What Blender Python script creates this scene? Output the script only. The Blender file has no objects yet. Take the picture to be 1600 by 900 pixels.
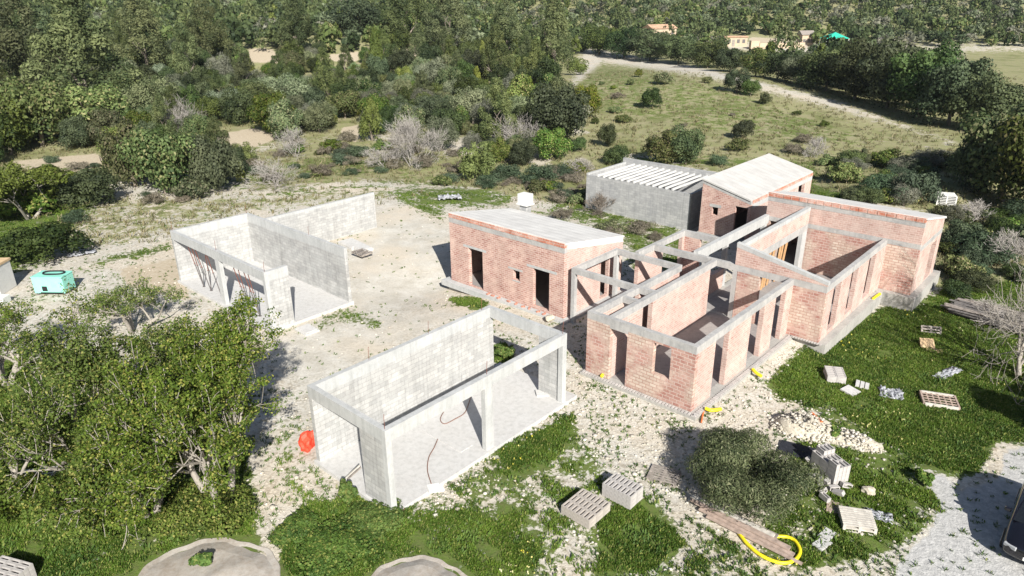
import bpy, math, random
import numpy as np
from mathutils import Vector, Matrix

# ------------------------------------------------------------------ camera
S = bpy.context.scene
COL = S.collection
R = math.radians
HC, FPX, PITCH, ROLL, YAW = 18.0, 1107.366, 0.39059, -0.009, 0.73659
_cp, _sp, _cr, _sr = math.cos(PITCH), math.sin(PITCH), math.cos(ROLL), math.sin(ROLL)
FWD = np.array([0, _cp, -_sp])
_U = np.array([0, _sp, _cp]); _R = np.array([1.0, 0, 0])
RGT = _cr*_R + _sr*_U
UPV = -_sr*_R + _cr*_U
cam = bpy.data.objects.new('camera', bpy.data.cameras.new('camera'))
COL.objects.link(cam)
cam.matrix_world = Matrix(((RGT[0], UPV[0], -FWD[0], 0), (RGT[1], UPV[1], -FWD[1], 0),
                           (RGT[2], UPV[2], -FWD[2], HC), (0, 0, 0, 1)))
cam.data.sensor_width = 36.0
cam.data.lens = 36.0*FPX/1600.0
cam.data.clip_start = 0.5
cam.data.clip_end = 5000
S.camera = cam

# ------------------------------------------------------------------ sky and sun
SUN_AZ = R(-58)                      # direction the shadows run, measured from the long axis of the buildings
SUN_EL = R(32.3)
A = np.array([math.sin(YAW), math.cos(YAW)])      # along the buildings, away from the camera
B = np.array([A[1], -A[0]])                       # across the buildings, to the right
O = np.array([8.2687, 28.3140])                   # near corner of the brick house
shd = math.cos(SUN_AZ)*A + math.sin(SUN_AZ)*B
world = bpy.data.worlds.new("World"); S.world = world
world.use_nodes = True
nt = world.node_tree
sky = nt.nodes.new('ShaderNodeTexSky'); sky.sky_type = 'NISHITA'; sky.sun_disc = False
sky.sun_elevation = SUN_EL
sky.sun_rotation = math.atan2(-shd[0], -shd[1])
nt.links.new(sky.outputs[0], nt.nodes['Background'].inputs[0])
nt.nodes['Background'].inputs[1].default_value = 0.05
sl = bpy.data.lights.new('sun', 'SUN'); sl.energy = 4.9; sl.angle = R(0.5); sl.color = (1.0, 0.955, 0.88)
so = bpy.data.objects.new('sun', sl); COL.objects.link(so)
trav = Vector((shd[0]*math.cos(SUN_EL), shd[1]*math.cos(SUN_EL), -math.sin(SUN_EL)))
so.rotation_euler = trav.to_track_quat('-Z', 'Y').to_euler()
so.location = (20, -30, 60)
S.view_settings.view_transform = 'Standard'
S.view_settings.look = 'None'
S.view_settings.exposure = 0.82
S.view_settings.gamma = 1.0
S.render.engine = 'CYCLES'
S.cycles.max_bounces = 5
S.cycles.transparent_max_bounces = 6

# ------------------------------------------------------------------ helpers
rng = np.random.default_rng(7)
rnd = random.Random(11)

def lsmooth(x, a, b):
    t = min(1, max(0, (x-a)/(b-a))); return t*t*(3-2*t)
def smooth(x, a, b):
    t = np.clip((x-a)/(b-a), 0, 1); return t*t*(3-2*t)

def terrain(x, y):
    x = np.asarray(x, float); y = np.asarray(y, float)
    dx, dy = x-O[0], y-O[1]
    u = dx*A[0]+dy*A[1]; v = dx*B[0]+dy*B[1]
    z = -0.14 + 0*u
    z = z - smooth(v, -0.3, 2.6)*(0.10+0.68*smooth(u, 1, 19))
    z = z - 0.62*np.exp(-((u-3.5)/4.5)**2-((v+21.5)/3.5)**2)
    z = z - 0.42*smooth(u, 17, 25)*smooth(-v, 8, 13)*(1-smooth(np.hypot(x, y), 80, 100))
    z = z + 0.10*np.sin(x*0.31+1)*np.sin(y*0.27)*smooth(y, 50, 75)
    z = z + 0.9*np.sin(x*0.043+0.6)*np.sin(y*0.05+1)*smooth(y, 90, 150)
    z = z + 2.4*np.exp(-((x-34)/30)**2-((y-150)/45)**2)
    d = np.hypot(x, y)
    left = smooth(-x/np.maximum(y, 1), -0.10, 0.12)
    z = z + left*(9.5*smooth(d, 95, 250)+1.2*np.sin(x*.06+1)*np.sin(y*.05)*smooth(d, 90, 140))
    z = z + (24-6*left)*smooth(d, 270, 470) + 12*smooth(d, 470, 1500)
    return z

def at(px, py, dz=0.0):
    """world point of the ground (plus dz) seen at a place of the 1600 x 900 photograph"""
    d = FWD*FPX + RGT*(px-800) - UPV*(py-450)
    z = dz-0.15
    for _ in range(12):
        t = (z-HC)/d[2]
        P = np.array([0, 0, HC])+t*d
        z = 0.5*z+0.5*(float(terrain(P[0], P[1]))+dz)
    return Vector((P[0], P[1], z))
def depth_of(P):
    return float((np.array(P)-[0, 0, HC]) @ FWD)
def project(x, y, z):
    dz = z-HC
    k = y*FWD[1]+dz*FWD[2]
    px = 800+FPX*(x*RGT[0]+y*RGT[1]+dz*RGT[2])/k
    py = 450-FPX*(x*UPV[0]+y*UPV[1]+dz*UPV[2])/k
    return px, py
def house_xy(u, v):
    P = O+u*A+v*B
    return float(P[0]), float(P[1])

class MB:
    """collects quads with metric UVs and builds ONE mesh object"""
    def __init__(s): s.v = []; s.f = []; s.uv = []; s.mi = []
    def quad(s, pts, uvs=None, mi=0):
        n = len(s.v); s.v += [tuple(p) for p in pts]; s.f.append(tuple(range(n, n+len(pts))))
        if uvs is None:
            p = [Vector(q) for q in pts]
            nrm = (p[1]-p[0]).cross(p[-1]-p[0])
            ax = max(range(3), key=lambda i: abs(nrm[i]))
            if ax == 2: uvs = [(q.x, q.y) for q in p]
            elif ax == 0: uvs = [(q.y, q.z) for q in p]
            else: uvs = [(q.x, q.z) for q in p]
        s.uv += uvs; s.mi.append(mi)
    def hexa(s, b, t, mi=0, bottom=True):
        """b, t: four bottom and four top points, counter-clockwise seen from above"""
        s.quad(t, mi=mi)
        if bottom: s.quad(b[::-1], mi=mi)
        for i in range(4):
            j = (i+1) % 4
            s.quad([b[i], b[j], t[j], t[i]], mi=mi)
    def box(s, x0, x1, y0, y1, z0, z1, mi=0):
        b = [(x0, y0, z0), (x1, y0, z0), (x1, y1, z0), (x0, y1, z0)]
        t = [(x0, y0, z1), (x1, y0, z1), (x1, y1, z1), (x0, y1, z1)]
        s.hexa(b, t, mi)
    def obox(s, c, dx, dy, dz, size, mi=0):
        """oriented box; dx, dy, dz unit vectors, size full lengths"""
        c = Vector(c); X, Y, Z = Vector(dx)*size[0]/2, Vector(dy)*size[1]/2, Vector(dz)*size[2]/2
        b = [c-X-Y-Z, c+X-Y-Z, c+X+Y-Z, c-X+Y-Z]; t = [p+2*Z for p in b]
        s.hexa([tuple(p) for p in b], [tuple(p) for p in t], mi)
    def bar(s, p, q, w, h, mi=0):
        p, q = Vector(p), Vector(q); d = (q-p); L = d.length; d.normalize()
        up = Vector((0, 0, 1)) if abs(d.z) < 0.9 else Vector((1, 0, 0))
        sd = d.cross(up).normalized(); u2 = sd.cross(d)
        s.obox((p+q)/2, d, -sd, u2, (L, w, h), mi)
    def tube(s, pts, rad, n=6, mi=0, cap=True):
        pts = [Vector(p) for p in pts]
        if not hasattr(rad, '__len__'): rad = [rad]*len(pts)
        base = len(s.v); up = Vector((0, 0, 1)); ref = None
        for i, p in enumerate(pts):
            d = (pts[min(i+1, len(pts)-1)]-pts[max(i-1, 0)]).normalized()
            if ref is None:
                ref = d.cross(up if abs(d.z) < 0.9 else Vector((1, 0, 0))).normalized()
            ref = (ref-d*ref.dot(d)).normalized(); o2 = d.cross(ref)
            for k in range(n):
                a = 2*math.pi*k/n
                s.v.append(tuple(p+(ref*math.cos(a)+o2*math.sin(a))*rad[i]))
        for i in range(len(pts)-1):
            for k in range(n):
                k2 = (k+1) % n
                s.f.append((base+i*n+k, base+i*n+k2, base+(i+1)*n+k2, base+(i+1)*n+k))
                s.uv += [(k/n, i), (k2/n, i), (k2/n, i+1), (k/n, i+1)]; s.mi.append(mi)
        if cap:
            for i, o in ((0, 0), (len(pts)-1, (len(pts)-1)*n)):
                fc = [base+o+k for k in range(n)]
                if i == 0: fc = fc[::-1]
                s.f.append(tuple(fc)); s.uv += [(0, 0)]*n; s.mi.append(mi)
    def build(s, name, mats, parent=None, smooth_=False, bevel=0.0):
        me = bpy.data.meshes.new(name)
        me.from_pydata(s.v, [], s.f)
        uvl = me.uv_layers.new(name='UVMap')
        uvl.data.foreach_set('uv', np.array(s.uv, dtype=np.float32).ravel())
        if not isinstance(mats, (list, tuple)): mats = [mats]
        for m in mats: me.materials.append(m)
        me.polygons.foreach_set('material_index', s.mi)
        if smooth_: me.polygons.foreach_set('use_smooth', [True]*len(s.f))
        me.update()
        o = bpy.data.objects.new(name, me); COL.objects.link(o)
        if parent is not None: o.parent = parent
        if bevel:
            w = o.modifiers.new('weld', 'WELD'); w.merge_threshold = 0.0005
            bv = o.modifiers.new('bevel', 'BEVEL'); bv.width = bevel; bv.segments = 1; bv.limit_method = 'ANGLE'
        return o

def tag(o, label=None, cat=None, group=None, kind=None):
    if label: o['label'] = label
    if cat: o['category'] = cat
    if group: o['group'] = group
    if kind: o['kind'] = kind
    return o
def thing(name, label, cat, loc=(0, 0, 0), rz=0.0, group=None):
    o = bpy.data.objects.new(name, None); COL.objects.link(o)
    o.location = loc; o.rotation_euler = (0, 0, rz); o.empty_display_size = 0.3
    return tag(o, label, cat, group)
def dup(root, loc, rz=0.0, label=None, group=None, scale=None):
    r = root.copy(); COL.objects.link(r); r.location = loc
    r.rotation_euler = (0, 0, rz)
    if scale is not None: r.scale = scale
    if label: r['label'] = label
    if group: r['group'] = group
    for ch in list(root.children):
        c = ch.copy(); COL.objects.link(c); c.parent = r
        for g in ch.children:
            d = g.copy(); COL.objects.link(d); d.parent = c
    return r

# ------------------------------------------------------------------ materials
def newmat(name):
    m = bpy.data.materials.new(name); m.use_nodes = True
    n = m.node_tree; b = n.nodes['Principled BSDF']
    b.inputs['Roughness'].default_value = 0.9
    b.inputs['Specular IOR Level'].default_value = 0.2
    return m, n, b
def N(n, t, **kw):
    nd = n.nodes.new(t)
    for k, v in kw.items():
        if k in nd.inputs.keys() if hasattr(nd.inputs, 'keys') else False: nd.inputs[k].default_value = v
        else: setattr(nd, k, v)
    return nd
def noise(n, vec, scale, detail=3, rough=0.6):
    t = n.nodes.new('ShaderNodeTexNoise'); t.inputs['Scale'].default_value = scale
    t.inputs['Detail'].default_value = detail; t.inputs['Roughness'].default_value = rough
    n.links.new(vec, t.inputs['Vector']); return t.outputs['Fac']
def ramp(n, fac, a, b, ca=(0, 0, 0, 1), cb=(1, 1, 1, 1)):
    r = n.nodes.new('ShaderNodeValToRGB'); r.color_ramp.elements[0].position = a; r.color_ramp.elements[1].position = b
    r.color_ramp.elements[0].color = ca; r.color_ramp.elements[1].color = cb
    n.links.new(fac, r.inputs[0]); return r.outputs[0]
def mix(n, fac, c1, c2, mode='MIX'):
    m = n.nodes.new('ShaderNodeMix'); m.data_type = 'RGBA'; m.blend_type = mode
    for s, v in ((m.inputs[0], fac), (m.inputs[6], c1), (m.inputs[7], c2)):
        if isinstance(v, (int, float)): s.default_value = v
        elif isinstance(v, tuple): s.default_value = (v+(1,))[:4]
        else: n.links.new(v, s)
    return m.outputs[2]
def math_(n, op, a, b=0.0):
    m = n.nodes.new('ShaderNodeMath'); m.operation = op
    for s, v in ((m.inputs[0], a), (m.inputs[1], b)):
        if isinstance(v, (int, float)): s.default_value = v
        else: n.links.new(v, s)
    return m.outputs[0]
def bump(n, b, h, strength=0.5, dist=0.02):
    k = n.nodes.new('ShaderNodeBump'); k.inputs['Strength'].default_value = strength; k.inputs['Distance'].default_value = dist
    n.links.new(h, k.inputs['Height']); n.links.new(k.outputs[0], b.inputs['Normal'])

def simple(name, col, rough=0.8, var=0.25, scale=6.0, metal=0.0, spec=0.3):
    m, n, b = newmat(name)
    tc = n.nodes.new('ShaderNodeTexCoord')
    f = noise(n, tc.outputs['Object'], scale, 4)
    c1 = tuple(c*(1-var) for c in col); c2 = tuple(min(1, c*(1+var)) for c in col)
    n.links.new(mix(n, ramp(n, f, 0.3, 0.7), c1, c2), b.inputs['Base Color'])
    b.inputs['Roughness'].default_value = rough; b.inputs['Metallic'].default_value = metal
    b.inputs['Specular IOR Level'].default_value = spec
    return m

def brick_mat(name, c1, c2, mort, bw, rh, wash, wash_amt, patch=None, patch_amt=0.0, ms=0.017, seed=0.0):
    """hollow-brick masonry: courses, mortar, splashes of cement and patches of another brick"""
    m, n, b = newmat(name)
    uv = n.nodes.new('ShaderNodeUVMap'); uv.uv_map = 'UVMap'
    tc = n.nodes.new('ShaderNodeTexCoord')
    mp = n.nodes.new('ShaderNodeMapping'); mp.inputs['Location'].default_value = (seed, seed*1.7, seed*0.6)
    n.links.new(tc.outputs['Object'], mp.inputs[0]); vec = mp.outputs[0]
    def bt(ca, cb, mo):
        t = n.nodes.new('ShaderNodeTexBrick'); t.inputs['Scale'].default_value = 1.0
        t.inputs['Brick Width'].default_value = bw; t.inputs['Row Height'].default_value = rh
        t.inputs['Mortar Size'].default_value = ms; t.inputs['Mortar Smooth'].default_value = 0.3
        t.inputs['Bias'].default_value = 0.0
        t.inputs['Color1'].default_value = ca+(1,); t.inputs['Color2'].default_value = cb+(1,); t.inputs['Mortar'].default_value = mo+(1,)
        n.links.new(uv.outputs[0], t.inputs['Vector']); return t
    t = bt(c1, c2, mort)
    col = t.outputs['Color']
    if patch:
        t2 = bt(patch[0], patch[1], patch[2])
        pf = noise(n, vec, 0.55, 3, 0.55)
        pf2 = noise(n, vec, 4.0, 2, 0.5)
        s = math_(n, 'ADD', pf, math_(n, 'MULTIPLY', pf2, 0.25))
        col = mix(n, ramp(n, s, 0.62-patch_amt, 0.74-patch_amt), col, t2.outputs['Color'])
    w1 = noise(n, vec, 1.3, 6, 0.7); w2 = noise(n, vec, 11, 4, 0.7)
    wf = ramp(n, math_(n, 'ADD', math_(n, 'MULTIPLY', w1, 0.75), math_(n, 'MULTIPLY', w2, 0.3)), 0.60-wash_amt, 0.80-wash_amt)
    col = mix(n, math_(n, 'MULTIPLY', wf, 0.80), col, wash)
    dk = noise(n, vec, 0.9, 5, 0.65)
    col = mix(n, 0.40, col, ramp(n, dk, 0.35, 0.65, (0.58, 0.53, 0.51, 1), (1.14, 1.12, 1.10, 1)), 'MULTIPLY')
    n.links.new(col, b.inputs['Base Color'])
    bump(n, b, math_(n, 'SUBTRACT', math_(n, 'MULTIPLY', w2, 0.4), t.outputs['Fac']), 0.6, 0.012)
    return m

RED1, RED2, REDM = (0.35, 0.175, 0.145), (0.46, 0.29, 0.25), (0.52, 0.41, 0.365)
CRM1, CRM2, CRMM = (0.49, 0.385, 0.32), (0.60, 0.52, 0.445), (0.42, 0.27, 0.225)
M = {}
M['brick_red'] = brick_mat('brick_red', RED1, RED2, (0.64, 0.53, 0.48), 0.33, 0.135, (0.66, 0.50, 0.43), 0.14)
M['brick_pink'] = brick_mat('brick_pink', (0.40, 0.235, 0.20), (0.51, 0.345, 0.305), (0.64,0.53,0.48), 0.33, 0.135, (0.58, 0.47, 0.42), 0.18, seed=3.1)
M['brick_mixed'] = brick_mat('brick_mixed', RED1, RED2, REDM, 0.38, 0.18, (0.55, 0.42, 0.36), 0.08,
                             patch=(CRM1, CRM2, CRMM), patch_amt=0.06, ms=0.024, seed=5.3)
M['brick_edge'] = brick_mat('brick_edge', (0.45, 0.16, 0.10), (0.52, 0.25, 0.18), (0.5, 0.4, 0.35), 0.55, 0.22, (0.66, 0.55, 0.5), 0.13, ms=0.02, seed=8)

def concrete(name, base, stain, amt=0.5, blocks=None, form=None, bump_s=0.35):
    m, n, b = newmat(name)
    tc = n.nodes.new('ShaderNodeTexCoord'); vec = tc.outputs['Object']
    f1 = noise(n, vec, 0.7, 5, 0.65); f2 = noise(n, vec, 5.5, 5, 0.7); f3 = noise(n, vec, 38, 2, 0.6)
    s = math_(n, 'ADD', math_(n, 'MULTIPLY', f1, 0.6), math_(n, 'MULTIPLY', f2, 0.4))
    col = mix(n, math_(n, 'MULTIPLY', ramp(n, s, 0.42, 0.62), amt), base, stain)
    col = mix(n, 0.35, col, ramp(n, f3, 0.3, 0.7, (0.72, 0.72, 0.72, 1), (1.15, 1.15, 1.15, 1)), 'MULTIPLY')
    # drips running down
    mp = n.nodes.new('ShaderNodeMapping'); mp.inputs['Scale'].default_value = (2.6, 2.6, 0.22)
    n.links.new(vec, mp.inputs[0])
    dr = noise(n, mp.outputs[0], 1.6, 4, 0.7)
    col = mix(n, 0.45, col, ramp(n, dr, 0.45, 0.7, (1, 1, 1, 1), (0.60, 0.61, 0.60, 1)), 'MULTIPLY')
    h = f3
    if blocks:
        uv = n.nodes.new('ShaderNodeUVMap'); uv.uv_map = 'UVMap'
        t = n.nodes.new('ShaderNodeTexBrick'); t.inputs['Scale'].default_value = 1.0
        t.inputs['Brick Width'].default_value = blocks[0]; t.inputs['Row Height'].default_value = blocks[1]
        t.inputs['Mortar Size'].default_value = 0.012; t.inputs['Mortar Smooth'].default_value = 0.4
        t.inputs['Color1'].default_value = (1.05, 1.05, 1.05, 1); t.inputs['Color2'].default_value = (0.78, 0.79, 0.80, 1)
        t.inputs['Mortar'].default_value = (blocks[2],)*3+(1,)
        n.links.new(uv.outputs[0], t.inputs['Vector'])
        col = mix(n, 0.9, col, t.outputs['Color'], 'MULTIPLY')
        h = math_(n, 'SUBTRACT', math_(n, 'MULTIPLY', f3, 0.5), t.outputs['Fac'])
    n.links.new(col, b.inputs['Base Color'])
    bump(n, b, h, bump_s, 0.012)
    return m
M['block_white'] = concrete('block_white', (0.485, 0.485, 0.475), (0.38, 0.375, 0.365), 0.9, blocks=(0.45, 0.21, 0.66))
M['block_grey'] = concrete('block_grey', (0.44, 0.44, 0.435), (0.34, 0.345, 0.35), 0.8, blocks=(0.45, 0.21, 0.70))
M['concrete'] = concrete('concrete', (0.49, 0.495, 0.49), (0.38, 0.39, 0.39), 0.8)
M['beam_grey'] = concrete('beam_grey', (0.46, 0.45, 0.435), (0.31, 0.31, 0.31), 0.9)
M['slab'] = concrete('slab', (0.54, 0.535, 0.525), (0.47, 0.455, 0.435), 0.5)
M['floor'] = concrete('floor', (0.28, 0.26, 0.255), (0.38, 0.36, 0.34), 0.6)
M['plinth'] = concrete('plinth', (0.42, 0.41, 0.385), (0.31, 0.30, 0.28), 0.8)
M['joist'] = concrete('joist', (0.60, 0.60, 0.59), (0.5, 0.5, 0.49), 0.5)
def roof_mat():
    m, n, b = newmat('roof_screed')
    tc = n.nodes.new('ShaderNodeTexCoord'); vec = tc.outputs['Object']
    f1 = noise(n, vec, 0.9, 5, 0.6); f2 = noise(n, vec, 14, 3, 0.6)
    col = mix(n, ramp(n, f1, 0.35, 0.7), (0.53, 0.52, 0.50), (0.43, 0.42, 0.405))
    w = n.nodes.new('ShaderNodeTexWave'); w.inputs['Scale'].default_value = 0.42; w.inputs['Distortion'].default_value = 0.6
    w.inputs['Detail'].default_value = 1.5; w.bands_direction = 'Y'
    n.links.new(vec, w.inputs['Vector'])
    col = mix(n, math_(n, 'MULTIPLY', ramp(n, w.outputs['Fac'], 0.86, 0.97), 0.35), col, (0.38, 0.375, 0.365))
    col = mix(n, 0.25, col, ramp(n, f2, 0.35, 0.65, (0.85, 0.85, 0.85, 1), (1.1, 1.1, 1.1, 1)), 'MULTIPLY')
    n.links.new(col, b.inputs['Base Color']); bump(n, b, f2, 0.3, 0.01)
    return m
M['roof'] = roof_mat()
def brighter(m, k):
    m2 = m.copy(); m2.name = m.name+'_white'
    for nd in m2.node_tree.nodes:
        if nd.type == 'MIX':
            for s_ in (nd.inputs[6], nd.inputs[7]):
                if not s_.is_linked and max(s_.default_value[:3]) > .42: s_.default_value = tuple(min(.8, c*k) for c in s_.default_value[:3])+(1,)
    return m2
M['roof_white'] = brighter(M['roof'], 1.3)  # same screed, colour raised to offset slopes facing away from the sun
M['wood_new'] = simple('wood_new', (0.50, 0.30, 0.15), 0.75, 0.25, 3)
M['wood_old'] = simple('wood_old', (0.27, 0.24, 0.215), 0.85, 0.35, 5)
M['wood_dark'] = simple('wood_dark', (0.15, 0.14, 0.135), 0.9, 0.4, 5)
M['wood_brown'] = simple('wood_brown', (0.36, 0.28, 0.235), 0.85, 0.3, 5)
M['wood_pale'] = simple('wood_pale', (0.52, 0.49, 0.44), 0.85, 0.22, 5)
M['ply'] = simple('ply', (0.58, 0.42, 0.25), 0.8, 0.12, 4)
M['rust'] = simple('rust', (0.17, 0.06, 0.04), 0.7, 0.3, 9, spec=0.4)
M['steel'] = simple('steel', (0.12, 0.11, 0.11), 0.5, 0.3, 9, spec=0.5)
M['grey_block'] = simple('grey_block', (0.42, 0.40, 0.385), 0.92, 0.22, 3)
M['tan_block'] = simple('tan_block', (0.40, 0.365, 0.33), 0.92, 0.22, 3)
M['yellow'] = simple('yellow_plastic', (0.80, 0.66, 0.02), 0.45, 0.1, 7, spec=0.5)
M['red_net'] = simple('red_net', (0.75, 0.07, 0.035), 0.6, 0.3, 18, spec=0.4)
M['orange'] = simple('orange_plastic', (0.60, 0.16, 0.05), 0.6, 0.2, 8)
M['teal'] = simple('teal_paint', (0.27, 0.66, 0.55), 0.5, 0.1, 2, spec=0.5)
M['black_rubber'] = simple('black_rubber', (0.018, 0.018, 0.02), 0.6, 0.2, 5)
M['white_paint'] = simple('white_paint', (0.66, 0.66, 0.64), 0.6, 0.06, 3)
M['cable'] = simple('brown_cable', (0.20, 0.10, 0.07), 0.6, 0.2, 5)
M['plastic_grey'] = simple('plastic_grey', (0.38, 0.39, 0.42), 0.3, 0.4, 6, spec=0.6)
M['dark_cloth'] = simple('dark_cloth', (0.02, 0.022, 0.03), 0.9, 0.3, 6)
M['rock'] = simple('rock', (0.46, 0.42, 0.34), 0.95, 0.28, 9)
M['tile'] = simple('roof_tile', (0.46, 0.30, 0.20), 0.9, 0.25, 1.2)
M['far_wall'] = simple('far_wall', (0.46, 0.37, 0.27), 0.9, 0.12, 0.7)
M['awning'] = simple('awning', (0.03, 0.42, 0.30), 0.6, 0.1, 1)

# ------------------------------------------------------------------ ground sheet
def poly_mask(px, py, poly, feather):
    P = np.array(poly, float); n = len(P)
    inside = np.zeros(px.shape, bool); dist = np.full(px.shape, 1e9)
    for i in range(n):
        x0, y0 = P[i]; x1, y1 = P[(i+1) % n]
        c = ((y0 > py) != (y1 > py)) & (px < (x1-x0)*(py-y0)/((y1-y0) if y1 != y0 else 1e-9)+x0)
        inside ^= c
        ex, ey = x1-x0, y1-y0; L2 = ex*ex+ey*ey+1e-9
        t = np.clip(((px-x0)*ex+(py-y0)*ey)/L2, 0, 1)
        dist = np.minimum(dist, np.hypot(px-x0-t*ex, py-y0-t*ey))
    sd = np.where(inside, dist, -dist)
    return smooth(sd, -feather, feather)
# outlines of the ground cover, as seen in the photograph: (strength, feather, outline)
GREEN = [
 (0.95, 14, [(1195,600),(1250,545),(1310,520),(1375,478),(1430,480),(1480,440),(1700,430),(1700,700),(1560,690),(1530,745),(1440,735),(1380,690),(1290,640),(1215,625)]),
 (0.72, 16, [(1290,640),(1390,690),(1450,740),(1480,800),(1400,860),(1330,880),(1250,900),(1180,870),(1230,700),(1250,660)]),
 (0.50, 30, [(640,800),(740,715),(860,640),(905,660),(960,735),(1080,790),(1180,860),(1250,900),(1380,1000),(600,1000),(560,830)]),
 (0.80, 16, [(770,700),(900,640),(910,690),(850,740),(780,760),(740,745)]),
 (0.75, 16, [(640,800),(790,775),(860,850),(800,1000),(540,1000),(560,800)]),
 (0.95, 14, [(930,800),(1000,770),(1080,850),(1010,900),(930,900)]),
 (1.0, 10, [(470,790),(560,770),(650,790),(610,860),(560,910),(430,900),(440,850)]),
 (0.80, 25, [(-200,540),(180,560),(330,640),(390,690),(400,770),(430,1000),(-200,1000)]),
 (0.36, 20, [(430,640),(500,650),(530,760),(470,800),(430,760)]),
 (0.62, 16, [(830,335),(900,300),(1075,352),(1110,380),(1040,440),(985,425),(965,365)]),
 (0.66, 14, [(590,300),(650,285),(760,290),(800,305),(800,325),(700,325),(690,350),(640,325)]),
 (0.55, 12, [(430,290),(560,285),(640,270),(700,280),(560,300),(400,312)]),
 (0.50, 12, [(140,425),(280,395),(270,372),(150,400)]),
 (0.55, 8, [(485,505),(520,485),(560,480),(600,505),(600,520),(540,505),(500,520)]),
 (0.9, 5, [(700,465),(745,462),(770,475),(750,485),(710,478)]),
 (1.0, 6, [(765,545),(785,535),(800,545),(800,566),(772,570)]),
 (0.75, 25, [(-200,250),(180,262),(150,330),(60,420),(-200,470)]),
 (0.50, 14, [(885,140),(940,95),(1110,125),(1230,170),(1400,225),(1280,230),(1000,190),(900,165)]),
 (0.70, 10, [(960,240),(1280,250),(1280,330),(1250,300),(1150,260),(1000,260)]),
 (0.85, 10, [(1255,285),(1330,300),(1330,335),(1260,318)]),
 (0.55, 18, [(60,300),(380,300),(640,270),(640,230),(380,250),(200,290)]),
]
DRY = [
 (0.90, 12, [(860,215),(960,200),(975,265),(920,330),(860,300)]),
 (0.85, 10, [(880,60),(1300,85),(1560,150),(1600,260),(1480,220),(1300,158),(1100,108),(930,78)]),
 (0.95, 12, [(1270,255),(1480,225),(1700,180),(1700,470),(1500,480),(1455,440),(1475,340),(1300,300)]),
 (0.85, 14, [(380,240),(480,215),(610,215),(720,240),(900,262),(920,330),(700,290),(560,285),(390,300)]),
 (0.85, 16, [(885,140),(940,95),(1110,118),(1300,165),(1480,215),(1480,240),(1200,200),(960,240),(900,200)]),
 (0.80, 16, [(900,175),(1000,200),(1200,180),(1480,225),(1500,340),(1260,300),(1000,250),(930,230)]),
 (0.80, 12, [(1300,95),(1420,78),(1700,75),(1700,200),(1520,190),(1480,130)]),
 (0.55, 20, [(40,300),(380,300),(560,285),(700,300),(580,320),(400,335),(270,370),(60,420)]),
 (0.40, 20, [(780,760),(860,850),(800,1000),(700,1000),(760,850)]),
 (0.90, 30, [(-3000,-20),(4000,-20),(4000,60),(1400,75),(920,60),(900,120),(880,220),(600,215),(380,235),(200,290),(-3000,300)]),
]
SAND = [
 (0.44, 16, [(865,110),(930,84),(1120,112),(1300,150),(1480,205),(1470,222),(1330,200),(1180,150),(1060,125),(940,100),(900,118),(880,140)]),
 (0.85, 12, [(180,420),(285,400),(300,470),(420,540),(400,590),(330,480),(200,450)]),
 (1.0, 3, [(385,77),(415,74),(443,86),(440,100),(390,98)]),
 (1.0, 3, [(508,86),(560,80),(562,96),(520,96)]),
 (1.0, 3, [(625,78),(672,72),(672,86),(630,90)]),
 (1.0, 6, [(320,212),(400,200),(440,215),(380,236),(330,232)]),
 (1.0, 4, [(533,200),(565,194),(560,222),(540,220)]),
 (1.0, 6, [(20,252),(150,240),(180,250),(110,275),(30,262)]),
 (1.0, 4, [(1265,815),(1290,805),(1300,835),(1270,850),(1255,840)]),
 (1.0, 5, [(1170,58),(1250,62),(1248,76),(1180,74)]),
 (0.9, 5, [(600,825),(630,818),(660,826),(620,850),(575,900),(560,900),(580,860)]),
]
GRAVEL = [
 (0.8, 16, [(1380,1000),(1400,880),(1460,820),(1450,790),(1440,745),(1470,738),(1500,765),(1560,745),(1565,700),(1700,690),(2600,700),(2600,1400),(1300,1400)]),
]
CLEAN = [   # dusty platform with little on it
 (1.0, 18, [(545,400),(600,320),(640,330),(700,360),(700,470),(560,490),(545,470)]),
 (0.8, 18, [(425,520),(560,500),(700,480),(760,475),(480,600),(430,560)]),
]
def cover_maps(x, y, z):
    px, py = project(x, y, z)
    out = []
    for L in (GREEN, DRY, SAND, GRAVEL, CLEAN):
        v = np.zeros(px.shape)
        for s_, fe, p in L: v = np.maximum(v, s_*poly_mask(px, py, p, fe))
        out.append(v)
    # beyond the photograph's frame: mixed grass and dry scrub
    outm = 1-((px > -150) & (px < 1660) & (py < 930)).astype(float)
    outm = outm*(py > 60)
    n_ = .5+.5*np.sin(x*.21+np.sin(y*.17))*np.sin(y*.19+1.3)
    out[0] = np.maximum(out[0]*(1-.0*outm), outm*(.35+.5*n_)); out[1] = np.maximum(out[1], outm*(.9-.3*n_)); out[3] = out[3]*np.where(px > 2300, 0, 1)
    return out
rows = [6.0]
while rows[-1] < 3200: rows.append(rows[-1]+max(0.30, 0.018*rows[-1]))
rows = np.array(rows); ncol = 300
ss = np.linspace(-1, 1, ncol)
gx = ss[None, :]*(rows[:, None]*1.15+12); gy = np.repeat(rows[:, None], ncol, 1)
gz = terrain(gx, gy)
g_, d_, s_, r_, c_ = cover_maps(gx, gy, gz)
me = bpy.data.meshes.new('ground')
nr = len(rows); idx = np.arange(nr*ncol).reshape(nr, ncol)
quads = np.stack([idx[:-1, :-1], idx[:-1, 1:], idx[1:, 1:], idx[1:, :-1]], -1).reshape(-1, 4)
me.vertices.add(nr*ncol); me.vertices.foreach_set('co', np.stack([gx, gy, gz], -1).astype(np.float32).ravel())
me.loops.add(len(quads)*4); me.polygons.add(len(quads))
me.loops.foreach_set('vertex_index', quads.ravel().astype(np.int32))
me.polygons.foreach_set('loop_start', np.arange(0, len(quads)*4, 4, dtype=np.int32))
me.polygons.foreach_set('use_smooth', np.ones(len(quads), bool))
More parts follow.
